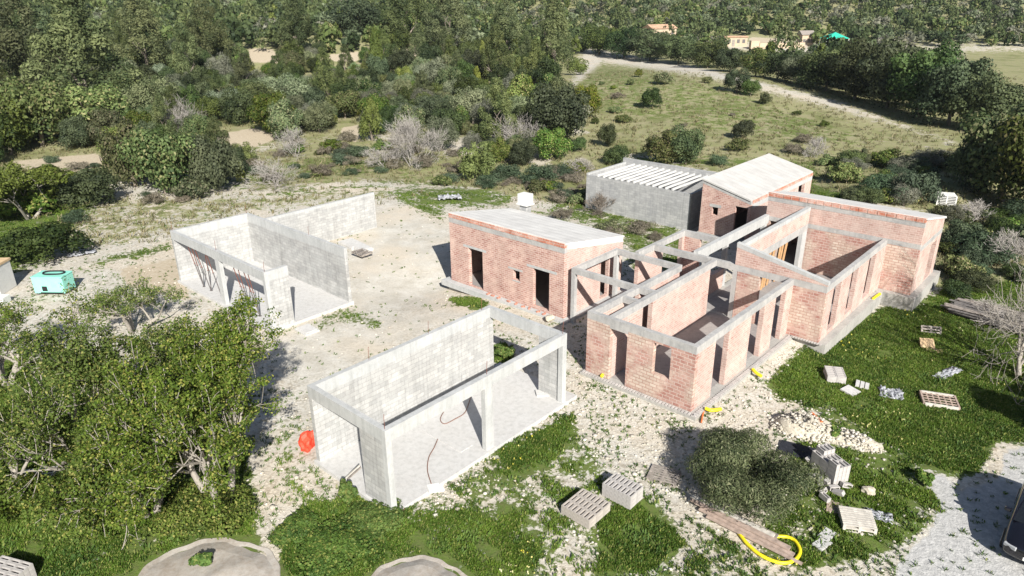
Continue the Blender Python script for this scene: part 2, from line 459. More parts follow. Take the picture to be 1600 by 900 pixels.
ca = me.color_attributes.new('cover', 'FLOAT_COLOR', 'POINT')
ca.data.foreach_set('color', np.stack([g_, d_, s_, r_], -1).astype(np.float32).ravel())
cb = me.color_attributes.new('clean', 'FLOAT_COLOR', 'POINT')
cb.data.foreach_set('color', np.stack([c_, c_, c_, np.ones_like(c_)], -1).astype(np.float32).ravel())
me.update(); me.validate()
def ground_mat():
    m, n, b = newmat('ground_cover')
    tc = n.nodes.new('ShaderNodeTexCoord'); vec = tc.outputs['Object']
    at_ = n.nodes.new('ShaderNodeVertexColor'); at_.layer_name = 'cover'
    at2 = n.nodes.new('ShaderNodeVertexColor'); at2.layer_name = 'clean'
    sep = n.nodes.new('ShaderNodeSeparateColor'); n.links.new(at_.outputs[0], sep.inputs[0])
    big = noise(n, vec, 0.16, 4, 0.6); mid = noise(n, vec, 0.8, 5, 0.65); fin = noise(n, vec, 4.5, 4, 0.7); vf = noise(n, vec, 16, 3, 0.7)
    nz = math_(n, 'ADD', math_(n, 'MULTIPLY', mid, 0.55), math_(n, 'MULTIPLY', fin, 0.45))
    # limestone rubble and dust
    rub = mix(n, ramp(n, mid, 0.35, 0.65), (0.45, 0.425, 0.37), (0.58, 0.56, 0.51))
    rub = mix(n, ramp(n, big, 0.45, 0.65), rub, (0.56, 0.505, 0.42))
    vor = n.nodes.new('ShaderNodeTexVoronoi'); vor.inputs['Scale'].default_value = 7.0; n.links.new(vec, vor.inputs['Vector'])
    peb = ramp(n, vor.outputs['Distance'], 0.25, 0.62, (1.15, 1.14, 1.12, 1), (0.72, 0.69, 0.64, 1))
    pf = math_(n, 'MULTIPLY', ramp(n, fin, 0.42, 0.58), math_(n, 'SUBTRACT', 1.0, math_(n, 'MULTIPLY', at2.outputs[0], 0.75)))
    rub = mix(n, pf, rub, mix(n, 1.0, rub, peb, 'MULTIPLY'))
    wd = math_(n, 'ADD', math_(n, 'MULTIPLY', fin, 0.6), math_(n, 'MULTIPLY', mid, 0.4))
    weeds = ramp(n, math_(n, 'SUBTRACT', wd, math_(n, 'MULTIPLY', at2.outputs[0], 0.05)), 0.60, 0.66)
    rub = mix(n, math_(n, 'MULTIPLY', weeds, 0.8), rub, (0.17, 0.16, 0.085))
    # sand
    sand = mix(n, ramp(n, fin, 0.35, 0.65), (0.40, 0.33, 0.24), (0.50, 0.44, 0.34))
    # dry grass and scrub
    dry = mix(n, ramp(n, mid, 0.35, 0.65), (0.30, 0.28, 0.17), (0.23, 0.265, 0.10))
    dry = mix(n, ramp(n, fin, 0.4, 0.7), dry, (0.27, 0.235, 0.15))
    dry = mix(n, math_(n, 'MULTIPLY', ramp(n, big, 0.5, 0.62), 0.6), dry, (0.13, 0.15, 0.05))
    # green grass
    grn = mix(n, ramp(n, mid, 0.35, 0.65), (0.055, 0.10, 0.016), (0.12, 0.18, 0.035))
    grn = mix(n, ramp(n, fin, 0.35, 0.75), grn, (0.125, 0.135, 0.055))
    # gravel
    grv = mix(n, ramp(n, fin, 0.35, 0.65), (0.37, 0.37, 0.36), (0.53, 0.525, 0.51))
    grv = mix(n, 0.5, grv, ramp(n, vf, 0.3, 0.7, (0.7, 0.7, 0.7, 1), (1.2, 1.2, 1.2, 1)), 'MULTIPLY')
    def sel(w, k=1.0):
        # noisy threshold: cover w grows out of patches
        s = math_(n, 'ADD', math_(n, 'MULTIPLY', w, 0.62), math_(n, 'MULTIPLY', math_(n, 'SUBTRACT', nz, 0.5), k))
        return ramp(n, s, 0.27, 0.36)
    col = mix(n, sel(sep.outputs[1], 1.3), rub, dry)
    col = mix(n, sel(sep.outputs[2], 0.7), col, sand)
    col = mix(n, sel(at_.outputs['Alpha'], 0.8), col, grv)
    col = mix(n, sel(sep.outputs[0], 1.7), col, grn)
    n.links.new(col, b.inputs['Base Color']); b.inputs['Roughness'].default_value = 1.0
    b.inputs['Specular IOR Level'].default_value = 0.1
    h = math_(n, 'ADD', math_(n, 'MULTIPLY', fin, 1.0), math_(n, 'MULTIPLY', vf, 0.5))
    bump(n, b, h, 0.8, 0.05)
    return m
M['ground'] = ground_mat()
me.materials.append(M['ground'])
ground = bpy.data.objects.new('ground', me); COL.objects.link(ground)
ground['kind'] = 'structure'

# ------------------------------------------------------------------ raw mesh builder for foliage, stones, grass
def raw_mesh(name, verts, faces, mats, tint=None, mi=None, k=4, smooth_=False):
    me = bpy.data.meshes.new(name)
    me.vertices.add(len(verts)); me.vertices.foreach_set('co', np.asarray(verts, np.float32).ravel())
    nf = len(faces); me.loops.add(nf*k); me.polygons.add(nf)
    me.loops.foreach_set('vertex_index', np.asarray(faces, np.int32).ravel())
    me.polygons.foreach_set('loop_start', np.arange(0, nf*k, k, dtype=np.int32))
    if not isinstance(mats, (list, tuple)): mats = [mats]
    for m in mats: me.materials.append(m)
    if mi is not None: me.polygons.foreach_set('material_index', np.asarray(mi, np.int32))
    if smooth_: me.polygons.foreach_set('use_smooth', np.ones(nf, bool))
    if tint is not None:
        t = np.asarray(tint, np.float32)
        if t.ndim == 1: t = np.stack([t, t, t, np.ones_like(t)], -1)
        c = me.color_attributes.new('tint', 'FLOAT_COLOR', 'POINT'); c.data.foreach_set('color', t.ravel())
    me.update()
    return me

def leaf_mat(name, dark, light, hi=None, objvar=0.12, trans=0.25):
    """dark/light: range of leaf colours, per leaf; objvar: per plant variation"""
    m, n, b = newmat(name)
    a = n.nodes.new('ShaderNodeVertexColor'); a.layer_name = 'tint'
    sep = n.nodes.new('ShaderNodeSeparateColor'); n.links.new(a.outputs[0], sep.inputs[0])
    col = mix(n, sep.outputs[0], dark, light)
    if hi: col = mix(n, ramp(n, sep.outputs[1], 0.80, 0.9), col, hi)
    if objvar:
        oi = n.nodes.new('ShaderNodeObjectInfo')
        hs = n.nodes.new('ShaderNodeHueSaturation')
        n.links.new(math_(n, 'ADD', 0.5-objvar*0.14, math_(n, 'MULTIPLY', oi.outputs['Random'], objvar*0.28)), hs.inputs['Hue'])
        r2 = math_(n, 'FRACT', math_(n, 'MULTIPLY', oi.outputs['Random'], 7.31))
        n.links.new(math_(n, 'ADD', 1-objvar*2.2, math_(n, 'MULTIPLY', r2, objvar*4.4)), hs.inputs['Value'])
        r3 = math_(n, 'FRACT', math_(n, 'MULTIPLY', oi.outputs['Random'], 13.7))
        n.links.new(math_(n, 'ADD', 1-objvar*1.5, math_(n, 'MULTIPLY', r3, objvar*2.2)), hs.inputs['Saturation'])
        n.links.new(col, hs.inputs['Color']); col = hs.outputs[0]
    n.links.new(col, b.inputs['Base Color']); b.inputs['Roughness'].default_value = 0.65
    b.inputs['Specular IOR Level'].default_value = 0.25
    if trans:
        tr = n.nodes.new('ShaderNodeBsdfTranslucent'); n.links.new(col, tr.inputs[0])
        ms = n.nodes.new('ShaderNodeMixShader'); ms.inputs[0].default_value = trans
        n.links.new(b.outputs[0], ms.inputs[1]); n.links.new(tr.outputs[0], ms.inputs[2])
        n.links.new(ms.outputs[0], n.nodes['Material Output'].inputs[0])
    return m
L = {}
L['oak'] = leaf_mat('leaf_dark_oak', (0.022, 0.040, 0.012), (0.088, 0.118, 0.036), objvar=.22)
L['olive'] = leaf_mat('leaf_grey_olive', (0.065, 0.095, 0.042), (0.20, 0.235, 0.125), objvar=.22)
L['green'] = leaf_mat('leaf_mid_green', (0.040, 0.070, 0.014), (0.145, 0.19, 0.045), hi=(0.22, 0.21, 0.08), objvar=.24)
L['grey'] = leaf_mat('leaf_grey_brown', (0.095, 0.105, 0.070), (0.25, 0.25, 0.185), objvar=.15)
L['yellow'] = leaf_mat('leaf_yellow_green', (0.075, 0.10, 0.018), (0.18, 0.21, 0.045))
L['pine'] = leaf_mat('needle_pine', (0.036, 0.058, 0.018), (0.145, 0.172, 0.062))
L['blue'] = leaf_mat('leaf_blue_green', (0.034, 0.058, 0.030), (0.10, 0.14, 0.080))
L['near'] = leaf_mat('leaf_near_tree', (0.038, 0.070, 0.010), (0.140, 0.198, 0.030), hi=(0.27, 0.27, 0.07), objvar=0.06, trans=0.3)
L['weed'] = leaf_mat('leaf_weed', (0.045, 0.095, 0.016), (0.12, 0.20, 0.035), hi=(0.22, 0.25, 0.06), objvar=0.05)
L['brown'] = leaf_mat('twig_brown', (0.085, 0.075, 0.050), (0.19, 0.165, 0.125), objvar=0.08, trans=0)
L['flower'] = leaf_mat('meadow_flower', (0.55, 0.50, 0.05), (0.7, 0.68, 0.45), objvar=0, trans=0.2)
M['bark'] = simple('bark', (0.20, 0.17, 0.14), 0.95, 0.3, 6)
M['bark_pale'] = simple('bark_pale', (0.30, 0.275, 0.24), 0.95, 0.22, 7)
M['twig_grey'] = simple('twig_grey', (0.37, 0.345, 0.32), 0.95, 0.2, 3)

def rdir(r, n):
    v = r.normal(size=(n, 3)); return v/np.linalg.norm(v, axis=1, keepdims=True)
def leaf_quads(r, pos, nrm, size, aspect=0.55, tilt=0.7):
    """one diamond leaf per position, facing nrm more or less"""
    n = len(pos)
    nn = nrm+tilt*rdir(r, n); nn /= np.linalg.norm(nn, axis=1, keepdims=True)
    t = np.cross(nn, rdir(r, n)); t /= np.linalg.norm(t, axis=1, keepdims=True)
    b = np.cross(nn, t)
    s = (size*(0.6+0.8*r.random(n)))[:, None]
    c = pos
    V = np.stack([c-t*s, c-b*s*aspect, c+t*s, c+b*s*aspect], 1).reshape(-1, 3)
    F = np.arange(n*4).reshape(n, 4)
    tint = np.repeat(r.random(n), 4); t2 = np.repeat(r.random(n), 4)
    return V, F, np.stack([tint, t2, tint, np.ones_like(tint)], -1)

def crown_pts(r, shape, nl, n):
    """positions and outward directions of n leaves in a lumpy crown of unit height 1 and unit radius 1"""
    C = []; Rr = []
    while len(C) < nl:
        d = rdir(r, 1)[0]
        if shape == 'round':
            k = 0.45+0.38*r.random(); c = np.array([d[0]*k, d[1]*k, 0.50+0.40*d[2]*k*1.1]); q = 0.20+0.17*r.random()
        elif shape == 'dome':       # wide, sits on the ground
            k = 0.30+0.5*r.random(); c = np.array([d[0]*k, d[1]*k, 0.22+0.5*abs(d[2])*k*1.3]); q = 0.20+0.16*r.random()
        elif shape == 'cone':       # young pine
            h = r.random()**0.8; rad = (1-h)*0.75+0.08; a = r.random()*6.28
            c = np.array([math.cos(a)*rad*0.7, math.sin(a)*rad*0.7, 0.12+0.8*h]); q = 0.13+0.14*(1-h)
        elif shape == 'pine':       # tiers of spreading boughs
            h = r.random(); rad = (1-h**1.6)*0.85+0.12; a = r.random()*6.28; k = 0.45+0.5*r.random()
            c = np.array([math.cos(a)*rad*k, math.sin(a)*rad*k, 0.20+0.72*round(h*7)/7]); q = 0.14+0.10*(1-h)
        else:                        # loose
            k = 0.5+0.5*r.random(); c = np.array([d[0]*k, d[1]*k, 0.45+0.42*d[2]*k]); q = 0.12+0.13*r.random()
        C.append(c); Rr.append(q)
    C = np.array(C); Rr = np.array(Rr)
    w = Rr**2; which = r.choice(nl, n, p=w/w.sum())
    d = rdir(r, n); d[:, 2] = np.where((d[:, 2] < -0.2) & (r.random(n) < 0.6), -d[:, 2], d[:, 2])
    rad = Rr[which]*(0.55+0.5*r.random(n)**0.6)
    flat = 0.5 if shape == 'pine' else (0.62 if shape in ('round', 'dome', 'loose') else 0.9)
    P = C[which]+d*rad[:, None]*np.array([1, 1, flat])
    P[:, 2] = np.maximum(P[:, 2], 0.0)
    return P, d, C, Rr, which
def make_crown(name, seed, shape, nl, n, size, w, h, mat, aspect=0.55, tilt=0.7, twigs=0):
    """crown mesh for a plant w wide and h high; size = leaf clump half length in metres"""
    r = np.random.default_rng(seed)
    P, d, C, Rr, which = crown_pts(r, shape, nl, n)
    sc = np.array([w/2, w/2, h]); P = P*sc
    nn = d/ (sc/sc.max()); nn /= np.linalg.norm(nn, axis=1, keepdims=True)
    V, F, T = leaf_quads(r, P, nn, size, aspect, tilt*.75)
    # neighbouring clumps differ in tone
    lt_ = (r.random(nl)-.5)*.8; T[:, 0] = np.clip(T[:, 0]*.75+.12+np.repeat(lt_[which], 4), -.15, 1.25)
    return V, F, T
def grow(r, p, d, length, rad, level, segs, tips, curl=0.35, split=(2, 4), shrink=0.68):
    """recursive branching; segs gets (points, radii), tips gets end points"""
    pts = [p]; rr = [rad]; q = p.copy(); dd = d.copy(); ns = 4
    for i in range(ns):
        dd = dd+curl*0.45*rdir(r, 1)[0]+np.array([0, 0, 0.04]); dd /= np.linalg.norm(dd)
        q = q+dd*length/ns; pts.append(q.copy()); rr.append(rad*(1-0.45*(i+1)/ns))
    segs.append((pts, rr, level))
    if level <= 0: tips.append((q, dd)); return
    for i in range(r.integers(split[0], split[1]+1)):
        k = r.random()*0.5+0.5; j = min(ns, max(1, int(round(k*ns))))
        nd = dd+1.0*rdir(r, 1)[0]; nd[2] += 0.15; nd /= np.linalg.norm(nd)
        grow(r, pts[j].copy(), nd, length*(shrink+0.2*(r.random()-0.5)), rr[j]*0.68, level-1, segs, tips, curl, split, shrink)
def tubes_arrays(segs, nside=(3, 4, 5, 6, 7)):
    V = []; F = []; off = 0
    for pts, rr, lev in segs:
        n = nside[min(lev, len(nside)-1)]
        P = np.array(pts); m = len(P)
        T = np.gradient(P, axis=0); T /= np.linalg.norm(T, axis=1, keepdims=True)+1e-9
        ref = np.cross(T[0], [0.3, 0.2, 1.0]); ref /= np.linalg.norm(ref)+1e-9
        for i in range(m):
            ref = ref-T[i]*(ref@T[i]); ref /= np.linalg.norm(ref)+1e-9
            o2 = np.cross(T[i], ref)
            a = np.arange(n)*2*np.pi/n
            V.append(P[i]+(np.cos(a)[:, None]*ref+np.sin(a)[:, None]*o2)*rr[i])
        for i in range(m-1):
            for k in range(n):
                k2 = (k+1) % n
                F.append((off+i*n+k, off+i*n+k2, off+(i+1)*n+k2, off+(i+1)*n+k))
        off += m*n
    return np.concatenate(V), np.array(F)

L['bushdark'] = leaf_mat('leaf_dark_olive', (0.026, 0.040, 0.015), (0.115, 0.138, 0.062), hi=(0.19, 0.20, 0.11), objvar=0, trans=.1)

# ------------------------------------------------------------------ buildings (local x = across, y = along, origin = house corner)
def wall_mb(mb, p0, p1, th, z0, z1, openings=(), z1b=None, mi=0):
    """wall whose outer face runs p0 -> p1 (thickness to the left of that direction); top may slope from z1 to z1b"""
    if z1b is None: z1b = z1
    P0 = Vector((p0[0], p0[1])); P1 = Vector((p1[0], p1[1])); d = P1-P0; Ln = d.length; d /= Ln
    nL = Vector((-d.y, d.x))
    ss_ = sorted({0.0, Ln, *[o[0] for o in openings], *[o[1] for o in openings]})
    zs = sorted({z0, *[o[2] for o in openings if o[2] > z0], *[o[3] for o in openings if o[3] < min(z1, z1b)]})+[None]
    top = lambda s: z1+(z1b-z1)*s/Ln
    def solid(i, j):
        if i < 0 or j < 0 or i >= len(ss_)-1 or j >= len(zs)-1: return False
        sm = (ss_[i]+ss_[i+1])/2; za = zs[j]; zb = zs[j+1] if zs[j+1] is not None else min(z1, z1b)
        zm = (za+zb)/2
        return not any(o[0] < sm < o[1] and o[2]-1e-6 <= zm <= o[3]+1e-6 for o in openings)
    ux = 0 if abs(d.x) > abs(d.y) else 1
    def pt(s, t, z):
        q = P0+d*s+nL*t; return (q.x, q.y, z)
    def zt(j, s): return zs[j+1] if zs[j+1] is not None else top(s)
    for i in range(len(ss_)-1):
        for j in range(len(zs)-1):
            if not solid(i, j): continue
            a, b = ss_[i], ss_[i+1]; za = zs[j]; ta, tb = zt(j, a), zt(j, b)
            def uvs(q): return [(p[ux], p[2]) for p in q]
            q = [pt(a, 0, za), pt(b, 0, za), pt(b, 0, tb), pt(a, 0, ta)]; mb.quad(q, uvs(q), mi)
            q = [pt(b, th, za), pt(a, th, za), pt(a, th, ta), pt(b, th, tb)]; mb.quad(q, uvs(q), mi)
            def side(s, rev, t_):
                q = [pt(s, 0, za), pt(s, th, za), pt(s, th, t_), pt(s, 0, t_)]
                if not rev: q = q[::-1]
                mb.quad(q, [(p[1-ux], p[2]) for p in q], mi)
            if not solid(i-1, j): side(a, False, ta)
            if not solid(i+1, j): side(b, True, tb)
            if not solid(i, j+1):
                q = [pt(a, 0, ta), pt(b, 0, tb), pt(b, th, tb), pt(a, th, ta)]; mb.quad(q, None, mi)
            if not solid(i, j-1):
                q = [pt(a, th, za), pt(b, th, za), pt(b, 0, za), pt(a, 0, za)]; mb.quad(q, None, mi)
def wall(parent, name, mat, p0, p1, th, z0, z1, openings=(), z1b=None):
    # an opening over the full height parts the wall into piers of their own
    full = sorted(o for o in openings if o[2] <= z0 and o[3] >= min(z1, z1 if z1b is None else z1b))
    Ln = math.hypot(p1[0]-p0[0], p1[1]-p0[1]); z1b = z1 if z1b is None else z1b
    cuts = []; s = 0.0
    for o in full: cuts.append((s, o[0])); s = o[1]
    cuts.append((s, Ln))
    for a, b in cuts:
        if b-a < 0.02: continue
        q = lambda t: (p0[0]+(p1[0]-p0[0])*t/Ln, p0[1]+(p1[1]-p0[1])*t/Ln)
        zz = lambda t: z1+(z1b-z1)*t/Ln
        ops = [(o[0]-a, o[1]-a, o[2], o[3]) for o in openings if o not in full and o[0] >= a and o[1] <= b]
        mb = MB(); wall_mb(mb, q(a), q(b), th, z0, zz(a), ops, z1b=zz(b)); r_ = mb.build(name, M[mat], parent)
    return r_
def boxes(parent, name, mat, lst, bevel=0.0):
    mb = MB()
    for b in lst: mb.box(*b)
    return mb.build(name, M[mat], parent, bevel=bevel)

def root_at(name, label, cat, u, v, z=0.0):
    x, y = house_xy(u, v); return thing(name, label, cat, (x, y, z), -YAW)

H = root_at('brick_house', 'long roofless brick house with grey ring beams and a tall rear room', 'unfinished house', 0, 0)
T = 0.26
ZB, ZT = 3.0, 3.38           # underside and top of the ring beam
# --- front room block
wall(H, 'wall', 'brick_mixed', (-6.06, 0), (0, 0), T, 0, ZB, [(1.41, 2.41, 0, 2.86), (3.86, 4.81, 1.25, 2.9)])
wall(H, 'wall', 'brick_pink', (0, T), (0, 11.0), T, 0, ZB, [(1.64, 3.04, 0, ZB), (5.49, 7.04, 0, ZB), (8.44, 9.79, 0, ZB)])
wall(H, 'wall', 'brick_pink', (-6.06+T, T), (-6.06+T, 8.7), T, 0, ZB, [(2.66, 4.1, 0, ZB)])
wall(H, 'wall', 'brick_pink', (-4.66, T), (-4.66, 10.3), T, 0, ZB, [(2.7, 3.65, 0, ZB)])
boxes(H, 'lintel', 'beam_grey', [(-4.68, -3.62, -0.004, T-0.004, 2.863, 2.998)])
wall(H, 'wall', 'brick_mixed', (-3.3, 11.0), (1.8, 11.0), T, 0, ZB, [(1.35, 3.0, 0, ZB)])
# --- ring beam of the front block, all in the plane z 3.00 .. 3.38, butted end to end
bw = 0.004
RB = []
RB.append((-6.06-bw, 0+bw, -bw, T+bw, ZB, ZT))                       # front
RB.append((-T-bw, 0+bw, T+bw, 11.0-bw, ZB, ZT))                       # right
RB.append((-6.06-bw, -6.06+T+bw, T+bw, 8.95, ZB, ZT))                 # outer left
RB.append((-4.92-bw, -4.66+bw, T+bw, 11.0-bw, ZB, ZT))                # corridor
RB.append((-9.2, 1.8+bw, 11.0-bw, 11.0+T+bw, ZB, ZT))                 # rear, across everything
RB.append((-5.8+bw, -4.92-bw, 2.75, 2.98, 3.02, ZT-0.02))             # short ties over the corridor
RB.append((-5.8+bw, -4.92-bw, 4.35, 4.6, 3.02, ZT-0.003))
RB.append((-10.42, -6.06-bw, 4.35, 4.6, 3.04, ZT))                    # passage frame
RB.append((-10.42, -6.06-bw, 8.7, 8.95, 3.04, ZT))
RB.append((-10.42, -10.17, 4.6, 8.7, 3.04, ZT))
RB.append((-9.2, -8.94, 9.2, 11.0-bw, ZB, ZT))                        # small room
RB.append((-9.2, -8.94, 11.0+T+bw, 15.12, ZB, ZT))
RB.append((-8.94, -6.34, 14.86, 15.12, ZB, ZT))
RB.append((1.8-T-bw, 1.8+bw, 11.0+T+bw, 21.62, ZB, ZT))               # right wall of the rear room
RB.append((-3.46, -3.2, 11.0+T+bw, 21.36, ZB, 3.50))                  # under the high wall
boxes(H, 'ring_beam', 'beam_grey', RB, bevel=0.02)
boxes(H, 'beam', 'concrete', [(-6.34, -6.05, 11.0+T+bw, 21.62, 2.90, 3.52)])
# --- posts
boxes(H, 'column', 'beam_grey', [(-10.42, -10.17, 4.35, 4.6, -0.4, 3.04)])
boxes(H, 'column', 'beam_grey', [(-3.6, -3.32, 11.0, 11.26, 0.0, ZB)])
boxes(H, 'column', 'concrete', [(-3.46, -3.2, 20.55, 21.36, 0.0, ZB)])
boxes(H, 'column', 'concrete', [(-6.34, -6.05, 21.0, 21.36, 0.0, 2.90)])
boxes(H, 'column', 'concrete', [(-6.34, -6.05, 12.5, 12.8, 0.0, 2.90)])
boxes(H, 'column', 'concrete', [(-6.34, -6.05, 15.2, 15.5, 0.0, 2.90)])
boxes(H, 'column', 'concrete', [(-10.42, -10.17, 8.7, 8.95, -0.2, 3.04)])
# --- small room on the left
wall(H, 'wall', 'brick_pink', (-8.94, 9.25), (-8.94, 15.1), T, 0, ZB, [(2.9, 5.35, 0.0, ZB)])
wall(H, 'wall', 'brick_red', (-8.94, 14.86), (-7.8, 14.86), T, 0, ZB)
wall(H, 'wall', 'brick_pink', (-6.05, 13.0), (-6.05, 15.15), T, 0, 1.3)
# --- rear room: gable, high wall, low right wall
mb = MB(); wall_mb(mb, (-3.5, 11.0), (1.8, 11.0), T, ZT+0.003, 4.45, z1b=3.46); mb.build('gable_wall', M['brick_pink'], H)
mb = MB(); wall_mb(mb, (-3.52, 11.0-0.006), (1.83, 11.0-0.006), T+0.012, 4.453, 4.74, z1b=3.63)
# replace the flat underside with one that follows the slope
mb = MB(); x0, x1, y0, y1 = -3.52, 1.83, 10.992, 11.27
mb.hexa([(x0, y0, 4.453), (x1, y0, 3.45), (x1, y1, 3.45), (x0, y1, 4.453)], [(x0, y0, 4.73), (x1, y0, 3.63), (x1, y1, 3.63), (x0, y1, 4.73)])
mb.build('coping', M['concrete'], H)
wall(H, 'wall', 'brick_pink', (-3.2, 11.28), (-3.2, 21.36), T, 3.503, 4.40)
boxes(H, 'coping', 'concrete', [(-3.47, -3.19, 11.28, 21.38, 4.402, 4.66)])
wall(H, 'wall', 'brick_mixed', (-3.2, 11.28), (-3.2, 12.0), T, 0, ZB)
wall(H, 'wall', 'brick_pink', (1.8, 11.28), (1.8, 21.62), T, 0, ZB, [(0.92, 2.12, 0.28, ZB), (3.82, 5.02, 0.28, ZB), (6.97, 8.27, 0.28, ZB)])
# --- tall rear block
wall(H, 'wall', 'brick_mixed', (-6.3, 21.64), (3.7, 21.64), T, 0, 3.10, [(0.35, 2.8, 0, 3.1)])
boxes(H, 'ring_beam', 'beam_grey', [(-6.305, 3.705, 21.635, 21.905, 3.10, 3.42)])
wall(H, 'wall', 'brick_pink', (-6.3, 21.64), (3.7, 21.64), T, 3.42, 4.52)
boxes(H, 'ring_beam', 'beam_grey', [(-6.305, 3.705, 21.633, 21.907, 4.52, 4.82)])
mb = MB(); rr_ = random.Random(4); xx = -6.28          # loose hollow bricks closing the roof edge
while xx < 3.45:
    w_ = 0.46+0.12*rr_.random(); mb.box(xx, min(xx+w_, 3.7), 21.60+0.02*rr_.random(), 21.9, 4.823, 5.12); xx += w_+0.03
mb.build('roof_edge', M['brick_edge'], H)
zr = lambda y: 5.20-(y-21.5)*0.205
wall(H, 'wall', 'brick_pink', (3.7, 21.91), (3.7, 27.3), T, 0, zr(21.91)-0.14, [(2.95, 4.4, 0.1, 2.62)], z1b=zr(27.3)-0.14)
boxes(H, 'ring_beam', 'beam_grey', [(3.43, 3.709, 21.91, 27.3, 2.86, 3.22)])
wall(H, 'wall', 'brick_pink', (-6.3+T, 21.91), (-6.3+T, 27.3), T, 0, zr(21.91)-0.14, z1b=zr(27.3)-0.14)
wall(H, 'wall', 'brick_pink', (3.7-T-0.01, 27.3), (-6.3+T+.01, 27.3), T, 0, zr(27.3)-0.15)
mb = MB(); y0, y1 = 21.66, 27.36
mb.hexa([(-6.36, y0, zr(y0)-0.13), (3.78, y0, zr(y0)-0.13), (3.78, y1, zr(y1)-0.13), (-6.36, y1, zr(y1)-0.13)],
        [(-6.36, y0, zr(y0)), (3.78, y0, zr(y0)), (3.78, y1, zr(y1)), (-6.36, y1, zr(y1))])
mb.build('roof', M['roof_white'], H)
# --- floors and plinths
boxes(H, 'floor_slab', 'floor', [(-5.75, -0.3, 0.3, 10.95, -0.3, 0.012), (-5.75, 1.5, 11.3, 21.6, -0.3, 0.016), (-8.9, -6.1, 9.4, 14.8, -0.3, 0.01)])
mb = MB()
mb.box(-6.2, 0.42, -0.32, 11.0, -0.75, -0.004)
mb.box(-6.2, 2.22, 11.0, 21.2, -1.4, -0.006)
mb.box(-6.65, 4.1, 21.2, 27.75, -1.9, -0.008)
mb.box(-9.35, -6.2, 9.1, 15.3, -0.6, -0.01)
mb.build('plinth', M['plinth'], H)
# rough row of hollow bricks laid on the ledge
mb = MB(); rr_ = random.Random(9); y = -0.25
while y < 10.9:
    mb.box(0.20, 0.40-0.03*rr_.random(), y, y+0.10, -0.003, 0.055); y += 0.16+0.02*rr_.random()
x = -6.1
while x < 0.2:
    mb.box(x, x+0.10, -0.29, -0.10, -0.003, 0.055); x += 0.16+0.02*rr_.random()
x = 0.3
while x < 2.0:
    mb.box(x, x+0.10, 10.75, 10.93, -0.003, 0.055); x += 0.15
mb.build('brick_course', M['grey_block'], H)

# planks standing in the opening of the rear room
for i in range(7):
    x = -3.62-0.03*(i % 2); y = 16.3+i*0.50+0.08*rnd.random()
    mb = MB(); w_ = 0.24+0.12*rnd.random(); h_ = 2.5+0.3*rnd.random(); le = 0.10+0.12*rnd.random()
    mb.obox((x-le/2-0.1, y, h_/2+0.02), (0, 1, 0.02*rnd.random()), Vector((1, 0, -le/h_)).normalized(), Vector((le/h_, 0, 1)).normalized(), (w_, 0.045, h_))
    o = mb.build('plank', M['wood_new'] if i not in (3,) else M['wood_brown'])
    hx, hy = house_xy(0, 0); o.location = (hx, hy, 0); o.rotation_euler = (0, 0, -YAW)
    tag(o, 'orange-brown timber plank leaning upright in the wide opening behind the gable wall', 'plank', 'planks leaning under the high wall')

# small white parts inside the front room
mb = MB(); mb.box(-2.6, -1.9, 8.55, 9.35, 0.02, 0.16); o = mb.build('concrete_slab', M['slab']); hx, hy = house_xy(0, 0)
o.location = (hx, hy, 0); o.rotation_euler = (0, 0, -YAW); tag(o, 'pale square slab lying on the dark floor inside the roofless front room', 'slab')

# ---------------- brick building on the left (mono-pitch roof, falls away from the camera)
K = root_at('brick_annex', 'brick building with sloping white roof, two dark doorways and one small window', 'unfinished house', 4.26, -10.88)
w5 = 9.75
wall(K, 'wall', 'brick_red', (-w5, 0), (0, 0), T, 0, 4.14,
     [(1.76, 3.05, 0.02, 2.72), (5.71, 6.26, 1.5, 2.16), (7.35, 8.63, 0.15, 2.68)])
boxes(K, 'lintel', 'concrete', [(-w5+1.3, -w5+3.4, -0.012, 0.1, 2.722, 2.89)])
boxes(K, 'lintel', 'beam_grey', [(-w5+5.3, -w5+6.5, -0.010, 0.1, 2.163, 2.30)])
boxes(K, 'lintel', 'concrete', [(-w5+6.85, -w5+9.2, -0.012, 0.1, 2.683, 2.85)])
boxes(K, 'sill', 'concrete', [(-w5+5.66, -w5+6.31, -0.014, 0.1, 1.42, 1.497)])
boxes(K, 'ring_beam', 'beam_grey', [(-w5-.004, 0.004, -0.005, T+.005, 4.14, 4.47)])
mb = MB(); rr_ = random.Random(5); xx = -w5
while xx < -0.2:
    w_ = min(0.46+0.12*rr_.random(), -xx); mb.box(xx, xx+w_, -0.035+0.02*rr_.random(), 0.25, 4.473, 4.74); xx += w_+0.03
mb.build('roof_edge', M['brick_edge'], K)
z5 = lambda y: 4.80-y*0.172
wall(K, 'wall', 'brick_pink', (0, T), (0, 6.1), T, 0, z5(T)-0.42, [(3.48, 4.35, 0.1, 2.6)], z1b=z5(6.1)-0.42)
mb = MB(); wall_mb(mb, (0.004, T), (0.004, 6.1), T+.008, z5(6.1)-0.44, z5(T)-0.13, z1b=z5(6.1)-0.13)
mb = MB()
mb.hexa([(-T, T+.01, z5(T)-.417), (0.006, T+.01, z5(T)-.417), (0.006, 6.1, z5(6.1)-.417), (-T, 6.1, z5(6.1)-.417)],
        [(-T, T+.01, z5(T)-.13), (0.006, T+.01, z5(T)-.13), (0.006, 6.1, z5(6.1)-.13), (-T, 6.1, z5(6.1)-.13)])
mb.build('ring_beam', M['roof_white'], K)
wall(K, 'wall', 'brick_pink', (-w5+T, T), (-w5+T, 6.1), T, 0, z5(T)-0.13, z1b=z5(6.1)-0.13)
wall(K, 'wall', 'brick_pink', (-T-.01, 6.1), (-w5+T+.01, 6.1), T, 0, z5(6.1)-0.14)
